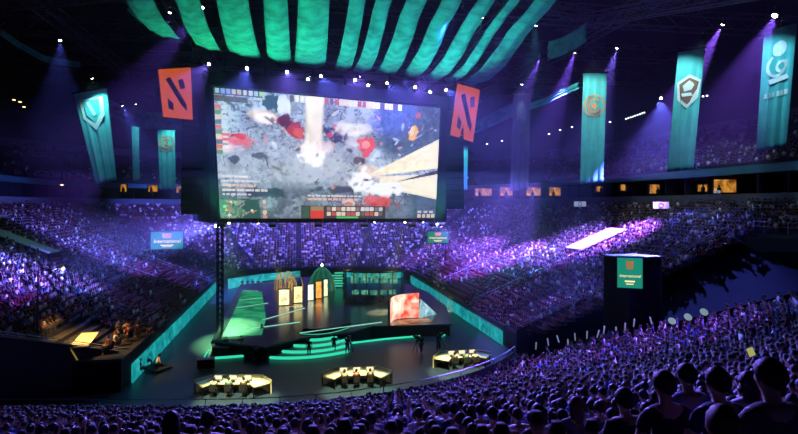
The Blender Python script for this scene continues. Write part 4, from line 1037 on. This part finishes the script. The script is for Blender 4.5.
# vertical dark lift tower at the left of the stage
p0 = G(220, 342, 0); truss_t = thing('lift_tower', 'thin dark vertical truss tower at the left corner of the stage', 'tower', p0)
for dx, dy in ((-.25,-.25),(.25,-.25),(.25,.25),(-.25,.25)):
    b = MB(); b.tube([(dx,dy,0),(dx,dy,12)], .06, 4); b.build('chord', M_blackmetal, truss_t)
b = MB()
for i in range(20):
    for (a, c) in (((-.25,-.25),(.25,-.25)), ((.25,.25),(-.25,.25)), ((-.25,.25),(-.25,-.25)), ((.25,-.25),(.25,.25))): b.tube([(a[0],a[1],i*.6),(c[0],c[1],i*.6+.6)], .035, 4, cap=False)
b.build('lattice', M_blackmetal, truss_t)
b = MB(); b.box((0,0,.1), (1.4,1.4,.2)); b.build('base', M_blackmetal, truss_t)
# ------------------------------------------------------------------ desks on the floor
M_desk = mat('cream_desk', (.85,.8,.6), .5, var=.1); M_mon = mat('monitor_glow', (.1,.1,.1), .4, emit=(1,.9,.6), es=.9)
def team_desk(px, py, rz, wid, which, side):
    c = G(px, py, 0); t = thing('team_desk', f'cream angled control desk on the floor, {which}', 'desk', c, rz, 'cream desks in front of the stage')
    segs = [((-wid/2-.9, -.9), (-wid/2, .3)), ((-wid/2, .3), (wid/2, .3)), ((wid/2, .3), (wid/2+.9, -.9))]
    front = [(-wid/2-1.2,.1),(-wid/2-.2,1.5),(wid/2+.2,1.5),(wid/2+1.2,.1)]; inner = [(wid/2+.25,-1.0),(wid/2-.3,-.15),(-wid/2+.3,-.15),(-wid/2-.25,-1.0)]
    b = MB(); b.prism(front[::-1]+inner[::-1], .76, .84); b.build('tabletop', M_desk, t)
    b = MB()
    for i in range(3): b.slab([Vector((*front[i],0)), Vector((*front[i+1],0)), Vector((*front[i+1],1.02)), Vector((*front[i],1.02))], -.07)
    b.build('front_panel', M_desk, t)
    b = MB()
    for q in (front[0], inner[3], inner[0], front[3]): b.tube([(q[0]*.97,q[1],0),(q[0]*.97,q[1],.76)], .05, 4)
    b.build('leg', M_blackmetal, t)
    R = Matrix.Rotation(rz, 3, 'Z'); k = 3
    for i in range(k):
        x = -wid/2+wid*(i+.5)/k; w_ = c+R@Vector((x, .3, .84)); m_ = thing('monitor', f'flat monitor, {ORD[i]} from the left on the desk {which}', 'monitor', w_, rz, 'monitors on the cream desks')
        b = MB(); b.box((0,0,.32), (.62,.05,.36)); bd = b.build('casing', M_blackmetal, m_); b = MB(); b.box((0,-.03,.32), (.56,.01,.30)); b.build('display', M_mon, bd)
        b = MB(); b.box((0,0,.01), (.26,.18,.02)); b.tube([(0,0,0),(0,.01,.2)], .025, 6); b.build('stand', M_blackmetal, m_)
        w_ = c+R@Vector((x, .02, .84)); b = MB(); b.box((0,0,.015), (.45,.15,.03)); o = b.build('keyboard', M_black, loc=w_); o.rotation_euler.z = rz; tag(o, f'black keyboard, {ORD[i]} from the left on the desk {which}', 'keyboard', 'keyboards on the cream desks')
        # chair and person
        w_ = c+R@Vector((x+random.uniform(-.1,.1), -.72, 0)); ch = thing('office_chair', f'black chair, {ORD[i]} from the left at the desk {which}', 'chair', w_, rz, 'chairs at the cream desks')
        b = MB(); b.box((0,0,.44), (.46,.46,.07)); b.build('seat', M_black, ch); b = MB(); b.box((0,-.25,.74), (.44,.06,.5)); b.build('backrest', M_black, ch)
        b = MB(); b.tube([(0,0,.08),(0,0,.42)], .03, 6)
        for q in range(5): b.tube([(0,0,.1),(.28*math.cos(q*1.257),.28*math.sin(q*1.257),.04)], .02, 4)
        b.build('base', M_blackmetal, ch)
        sh_ = [['white','teal','charcoal'],['pale grey','maroon','charcoal'],['navy','teal','white']][side][i]
        put_person(DESKP, w_+Vector((0,0,0)), rz, f'person in {sh_} seated {ORD[i]} from the left at the desk {which}', None, SHIRTC[sh_], HAIRC['black-haired'], 'person', 1.05, True)
team_desk(232, 394, .0, 3.3, 'at the left', 0); team_desk(357, 385, .12, 3.1, 'in the middle', 1); team_desk(463, 366, .26, 2.9, 'at the right', 2)
spot('desk_light', (-12, 36, 16), G(234,392,.8), (1,.88,.36), 62*KW, 22); spot('desk_light', (-3, 39, 16), G(358,382,.8), (1,.88,.36), 52*KW, 21); spot('desk_light', (5, 44, 16), G(462,364,.8), (1,.88,.36), 52*KW, 21)
for (x, y, z, n_) in ((-12,36,16,'left'),(-3,39,16,'middle'),(5,44,16,'right')): pass
# crates and camera gear near the stage
def crate(px, py, s, label):
    p = G(px, py, 0); t = thing('flight_case', label, 'equipment case', p, random.uniform(-.3,.3)); b = MB(); b.box((0,0,s*.42), (s*1.4,s*.8,s*.75)); b.build('box', M_black, t)
    b = MB(); b.box((0,0,s*.81), (s*1.44,s*.84,.05)); b.build('lid', M_steel, t)
    for x in (-1,1):
        for y in (-1,1): b = MB(); b.lathe([(.05,0),(.07,.03),(.07,.06),(.05,.08)], (x*s*.6,y*s*.33,0), 8); b.build('caster', M_steel, t)
crate(222,356,1.1,'black equipment case by the left end of the green stage strip'); crate(254,353,.9,'black equipment case below the green strip near the steps'); crate(206,368,1.0,'black equipment case on the floor left of the stage')
def tv_camera(px, py, rz, label, plabel, sh_):
    p = G(px, py, 0); t = thing('television_camera', label, 'camera', p, rz)
    for i in range(3):
        a = i*2.094; b = MB(); b.tube([(0,0,1.2),(.45*math.cos(a),.45*math.sin(a),0)], .035, 5); b.build('leg', M_blackmetal, t)
    b = MB(); b.box((0,0,1.42), (.26,.6,.3)); bd = b.build('body', M_blackmetal, t); b = MB(); b.lathe([(.08,0),(.1,.2),(.12,.3)], (0,.3,1.42), 10, Matrix.Rotation(-PI/2,3,'X')); b.build('lens', M_black, bd)
    b = MB(); b.tube([(0,-.25,1.35),(.12,-.6,1.2)], .02, 4); b.build('handle', M_blackmetal, bd)
    put_person(STANDP[1], p+Matrix.Rotation(rz,3,'Z')@Vector((.05,-.75,0)), rz, plabel, None, SHIRTC[sh_], HAIRC['dark-haired'], 'person')
tv_camera(255,363,.3,'television camera on a tripod before the left green strip','camera operator in charcoal before the left green strip','charcoal')
tv_camera(349,352,-.2,'television camera on a tripod at the foot of the steps','camera operator in maroon at the foot of the steps','maroon')
tv_camera(417,352,.5,'television camera on a tripod between the middle and right desks','camera operator in black between the middle and right desks','black')
tv_camera(441,349,-.5,'television camera on a tripod behind the right desk','camera operator in navy behind the right desk','navy')
for px, py, pr, rz, lab, s_ in ((309,357,0,.2,'dark standing person in front of the green steps, the left one','black'),(334,353,2,-.2,'dark standing person in front of the green steps, the right one','black'),
        (513,349,0,.9,'standing person in black at the near end of the right LED board','black'),(226,355,2,0,'person in charcoal standing by the left green strip','charcoal'),(241,354,0,.4,'person in black standing by the left green strip','black'),
        (262,341,1,1,'person in navy standing at the left of the steps','navy')):
    put_person(STANDP[pr], G(px, py, 0), rz, lab, None, SHIRTC[s_], HAIRC['black-haired'], 'person', 1.0, True)
# person seated on the floor pad by the left board
p = G(156, 370, 0); t = thing('camera_platform', 'low dark platform beside the left LED board', 'platform', p, -.5); b = MB(); b.box((0,0,.2), (2.2,1.6,.12)); b.build('deck', M_dark, t)
for x in (-.95,.95):
    for y in (-.65,.65): b = MB(); b.tube([(x,y,0),(x,y,.16)], .05, 6); b.build('leg', M_blackmetal, t)
put_person(PROT[1], p+Vector((0,0,-.15)), -.9, 'person in white crouching on the low platform by the left LED board', None, (.8,.8,.8), HAIRC['black-haired'], 'person', 1.15, True)
for k, (px, py) in enumerate(((137,372),(143,364))):
    q = G(px+3, py+3, 0); put_person(PROT[0], q, -1.2, f'dark seated person against the left LED board, the {["nearer","farther"][k]} one', None, SHIRTC['black'], HAIRC['black-haired'], 'person', 1.0)
# ------------------------------------------------------------------ commentary desk on the left stand
cp = P(118, 352, 51); cp.z = 2.4; AL = AANG
def LUV(u, v, z): return UV(u, v, z)
plat = thing('commentary_platform', 'dark platform cut into the left stand under the commentary desk', 'platform', UV(-15.6, 52.6, 0), AANG)
b = MB(); b.box((0,0,2.35), (5.6,9.5,.2)); b.build('deck', M_dark, plat); b = MB(); b.box((0,0,1.1), (5.4,9.3,2.25)); b.build('base', M_black, plat)
cd_ = thing('commentary_desk', 'slanted golden lit commentary desk at the front of the left stand', 'desk', UV(-15.9, 50.6, 2.45), AANG+.15)
M_gd = mat('golden_panel', (.8,.55,.12), .5, emit=(.9,.6,.12), es=.22)
b = MB(); b.slab([Vector((-.5,-2.6,0)), Vector((-.5,2.6,0)), Vector((-1.0,2.6,1.0)), Vector((-1.0,-2.6,1.0))], .08); b.build('front_panel', M_gd, cd_)
b = MB(); b.box((-.4,0,1.0), (1.3,5.3,.07)); b.build('tabletop', M_desk, cd_)
for y in (2.4,-2.4): b = MB(); b.box((-.35,y,.5), (.7,.1,.95)); b.build('side_panel', M_dark, cd_)
for k, (du, dv, sh_, pr) in enumerate(((-15.6,49.6,'maroon',0),(-15.4,50.9,'white',3),(-15.6,52.2,'black',0),(-15.2,53.6,'maroon',4),(-14.8,55.0,'black',1),(-15.9,55.6,'pale grey',0))):
    du += 1.35
    put_person(PROT[pr], UV(du, dv, 2.45), [2.2,1.6,1.9,.9,.4,.2][k]+AANG, f'person in {sh_} seated at the golden commentary desk, {ORD[k]} from the near end', None, SHIRTC[sh_], HAIRC['brown-haired'], 'commentator', 1.1, True)
    ch = thing('office_chair', f'chair of the {ORD[k]} person from the near end at the golden desk', 'chair', UV(du, dv, 2.45), [2.2,1.6,1.9,.9,.4,.2][k]+AANG, 'chairs at the golden desk')
    b = MB(); b.box((0,0,.44), (.46,.46,.07)); b.build('seat', M_black, ch); b = MB(); b.box((0,-.27,.74), (.44,.06,.5)); b.build('backrest', M_black, ch); b = MB(); b.tube([(0,0,0),(0,0,.42)], .04, 6); b.build('base', M_blackmetal, ch)
b = None
spot('desk_light', UV(-17.3, 49.2, 9.2), UV(-16, 52, 2.6), (1,.5,.14), 7*KW, 75, .8, .3)
t = thing('small_lamp', 'small lamp added on a mast to light the commentary desk', 'lamp', UV(-18.9, 48.6, 2.45), AANG)  # mast lamp added as a source for the warm desk light
b = MB(); b.tube([(0,0,0),(0,0,6.5),(1.4,.8,6.9)], .05, 5); b.build('pole', M_blackmetal, t); b = MB(); b.lathe([(.1,0),(.2,-.25),(.18,-.28)], (1.4,.8,6.9), 10); b.build('lamp_shade', M_desk, t)
# ------------------------------------------------------------------ sign boards with lettering
M_sign = mat('sign_teal', (.004,.02,.018), .6, emit=(.01,.25,.17), es=1.0, scale=.7, var=.5); M_gt = mat('gold_letters', (.2,.14,.05), .5, emit=(1,.75,.35), es=1.3)
def sign(p0, wd, ht, rz, label, post=None, box_depth=.4, legs=True):
    t = thing('sign_screen', label, 'sign', p0, rz); b = MB(); b.box((0,box_depth/2+.06,ht/2), (wd+.25,box_depth,ht+.25)); b.build('casing', M_black, t)
    b = MB(); b.box((0,0,ht/2), (wd,.06,ht)); pc = b.build('picture', M_sign, t)
    def text(s_, size, x, z, nm='lettering'):
        c = bpy.data.curves.new(nm, 'FONT'); c.body = s_; c.size = size; c.align_x = 'CENTER'; c.extrude = .01; c.materials.append(M_gt); c.shear = .25
        o = bpy.data.objects.new(nm+'_c', c); COL.objects.link(o); me_ = bpy.data.meshes.new_from_object(o.evaluated_get(bpy.context.evaluated_depsgraph_get())); bpy.data.objects.remove(o)
        o = link(nm, me_, pc); o.location = (x, -.05, z); o.rotation_euler = (PI/2, 0, 0)
    text('International', wd*.165, 0, ht*.36)
    b = MB(); b.box((0,-.05,ht*.22), (wd*.4,.02,ht*.05)); b.box((0,-.05,ht*.13), (wd*.3,.02,ht*.03)); b.build('caption_bar', M_gt, pc)
    b = MB(); b.slab([Vector((-.13*wd,-.05,ht*.62)), Vector((.13*wd,-.05,ht*.62)), Vector((.16*wd,-.05,ht*.9)), Vector((-.16*wd,-.05,ht*.9))], .03); b.build('emblem', mat('bronze_emblem', (.5,.28,.10), .5, emit=(.6,.32,.1), es=.5), pc)
    if post:
        b = MB()
        for x in (-wd*.35, wd*.35): b = MB(); b.tube([(x,.3,0),(x,.3,-post)], .07, 4); b.build('post', M_blackmetal, t)
    return t
q = P(167, 249, 86); sign(q, 4.3, 2.5, .35, 'teal sign screen with gold lettering on the dark far left corner stand', 3)
q = P(438, 243, 98); sign(q, 3.4, 1.9, -.15, 'small teal sign screen with gold lettering at the far right corner stand', 2.5)
# black tower with a screen on its left face
tw = thing('camera_tower', 'large black box tower at the corner beside the tarpaulin', 'tower', P(642, 318, 50)); tz = tw.location.z
tw.rotation_euler = (0, 0, .35)
b = MB(); b.box((0,1.2,2.5-.6), (3.4,3.0,6.2)); b.build('casing', M_black, tw)
b = MB(); b.box((0,1.2,5.05), (3.7,3.3,.15)); b.build('roof', M_blackmetal, tw); b = MB(); b.tube([(-1.7,-.35,-2),(-1.7,-.35,5)], .06, 4); b.tube([(1.7,-.35,-2),(1.7,-.35,5)], .06, 4); b.build('frame', M_blackmetal, tw)
q0_, q1_ = P(619, 285, 47.6), P(641, 291, 46.5); dd = q1_-q0_
sign((q0_+q1_)/2+Vector((0,0,0)), 1.85, 2.35, -.38, 'bright teal sign screen with gold lettering on the black tower right of centre', None, .3)
# small white signs on the concourse
for px, py, Y, w_, lab in ((661,209,72,1.9,'small white sign with a dark ring hanging on the concourse wall'),(580,207,90,1.8,'small grey sign on the concourse wall left of the white one'),(717,196,64,.7,'tiny bright sign below the largest lit suite')):
    t = thing('signboard', lab, 'sign', P(px, py, Y)); b = MB(); b.box((0,0,.45), (w_,.08,w_*.42)); b.build('board', mat('board_white', (.5,.55,.6), .6, emit=(.35,.42,.5), es=.5), t)
    b = MB(); rows = [[Vector((r*math.cos(a*PI/8), -.06, .45+r*math.sin(a*PI/8))) for a in range(17)] for r in (w_*.12, w_*.17)]; b.grid(rows); o = b.build('emblem', M_emD, t); o.modifiers.new('t', 'SOLIDIFY').thickness = .02
# suites
for q in ((500,513,187,196,101,'dim lit suite at the far right corner, left of two brighter ones'),(526,541,187,196,99,'bright orange lit suite behind the dim grey banner, right side'),(549,561,187,196,97,'bright orange lit suite with a square picture inside'),
          (475,492,188,196,104,'dim orange lit suite nearest the right speaker array'),(596,603,186,192,90,'narrow dim suite right of the orange emblem banner'),(620,626,184,191,86,'tiny white lit suite right of the orange emblem banner'),
          (649,660,184,194,80,'small orange lit suite left of the shield banner'),(713,737,179,193,71,'largest orange lit suite, right of the shield banner'),(697,708,184,192,72,'small dim suite just left of the largest lit suite'),
          (120,127,184,192,98,'small warm lit suite on the left below the crest banner'),(148,158,185,192,102,'small warm lit suite right of the narrow plain banner'),(176,184,186,193,104,'dim warm suite beside the left speaker array')):
    suite_at(*q[:5], q[5])
# tiny house lights along the balcony front
M_tiny = mat('tiny_light', (1,1,1), .4, emit=(.8,.88,1), es=5)
def tiny(px, py, Y, label, group, m=M_tiny, s=.16):
    t = thing('small_light', label, 'light', P(px, py, Y), group=group); b = MB(); b.lathe([(.02,-.08),(s*.8,-.05),(s,0),(s*.8,.06),(.02,.1)], (0,0,0), 8); b.build('bulb', m, t); b = MB(); b.box((0,.15,.1), (.08,.3,.08)); b.build('bracket', M_blackmetal, t)
for k in range(9): tiny(626+k*2.3, 119-k*.8, 84, 'one of the tiny white lights in the balcony row right of the orange emblem banner', 'tiny lights right of the orange banner', s=.07)
for k, (px, py) in enumerate(((487,144),(502,141),(549,134),(560,130),(572,127),(610,122))): tiny(px, py, 98-k*2, 'tiny white balcony light between the right speaker array and orange banner', 'tiny lights left of the orange banner')
for k in range(6): tiny(103+k*5, 112+k*.8, 95, 'one of the row of tiny white lights on the balcony right of the crest banner', 'tiny lights on the left balcony', s=.12)
for k in range(3): tiny(699+k*4, 97-k*.6, 80, 'one of three tiny bright lights in a row right of the shield banner', 'tiny lights right of the shield banner', s=.14)
M_warm = mat('warm_light', (1,.8,.5), .4, emit=(1,.7,.3), es=3)
for px, py in ((20,102),(14,100),(24,107),(62,185)): tiny(px, py, 92, 'small warm light in the dark upper tier at the left edge', 'warm lights at the left edge', M_warm, .25)
# ------------------------------------------------------------------ small things held by the near crowd
M_stick = mat('white_stick', (.7,.75,.8), .4, emit=(.5,.6,.8), es=.25)
for k, (px, py) in enumerate([(536,346),(548,342),(558,339),(568,343),(575,337),(587,335),(598,334),(604,330),(616,331),(625,327),(634,323),(651,321)]):
    th = theta_e(0); Yg = 50-.35*k; q = P(px, py, Yg); t = thing('cheering_stick', f'upright white cheering stick along the near stand front, {ORD[k]} from the left', 'cheering stick', q, group='white cheering sticks')
    b = MB(); b.lathe([(.02,-.3),(.05,-.28),(.06,.25),(.04,.32),(.01,.34)], (0,0,0), 8, Matrix.Rotation(random.uniform(-.3,.3),3,'Y')); b.build('tube', M_stick, t)
for k, (px, py) in enumerate([(672,321),(688,317),(704,312)]):
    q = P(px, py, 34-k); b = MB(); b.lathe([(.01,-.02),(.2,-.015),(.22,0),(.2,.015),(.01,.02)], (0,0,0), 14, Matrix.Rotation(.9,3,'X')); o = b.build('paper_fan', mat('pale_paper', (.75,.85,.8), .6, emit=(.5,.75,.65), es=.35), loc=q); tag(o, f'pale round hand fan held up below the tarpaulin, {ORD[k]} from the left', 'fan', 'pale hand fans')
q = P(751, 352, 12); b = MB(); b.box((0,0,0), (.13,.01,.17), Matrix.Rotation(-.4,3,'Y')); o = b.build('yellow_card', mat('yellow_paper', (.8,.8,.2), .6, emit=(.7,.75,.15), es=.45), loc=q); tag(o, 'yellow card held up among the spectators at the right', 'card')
# ------------------------------------------------------------------ haze in the hall
def haze(name, c, d, dens, label):
    b = MB(); b.box(c, d); hm = bpy.data.materials.new('haze'); hm.use_nodes = True; nt = hm.node_tree; nt.nodes.remove(nt.nodes['Principled BSDF'])
    vs = nt.nodes.new('ShaderNodeVolumeScatter'); vs.inputs['Density'].default_value = dens; vs.inputs['Anisotropy'].default_value = .25; vs.inputs['Color'].default_value = (.9,.93,1,1)
    nt.links.new(vs.outputs[0], nt.nodes['Material Output'].inputs['Volume']); hz = b.build(name, hm)
    tag(hz, label, 'haze', None, 'stuff')
haze('haze', (0, 80, 31.5), (120, 156, 28.6), .0007, 'thin haze under the roof that shows the light beams')
haze('haze', (-7, 78, 8.6), (52, 50, 17), .0034, 'thin haze over the stage that shows the warm light beams')
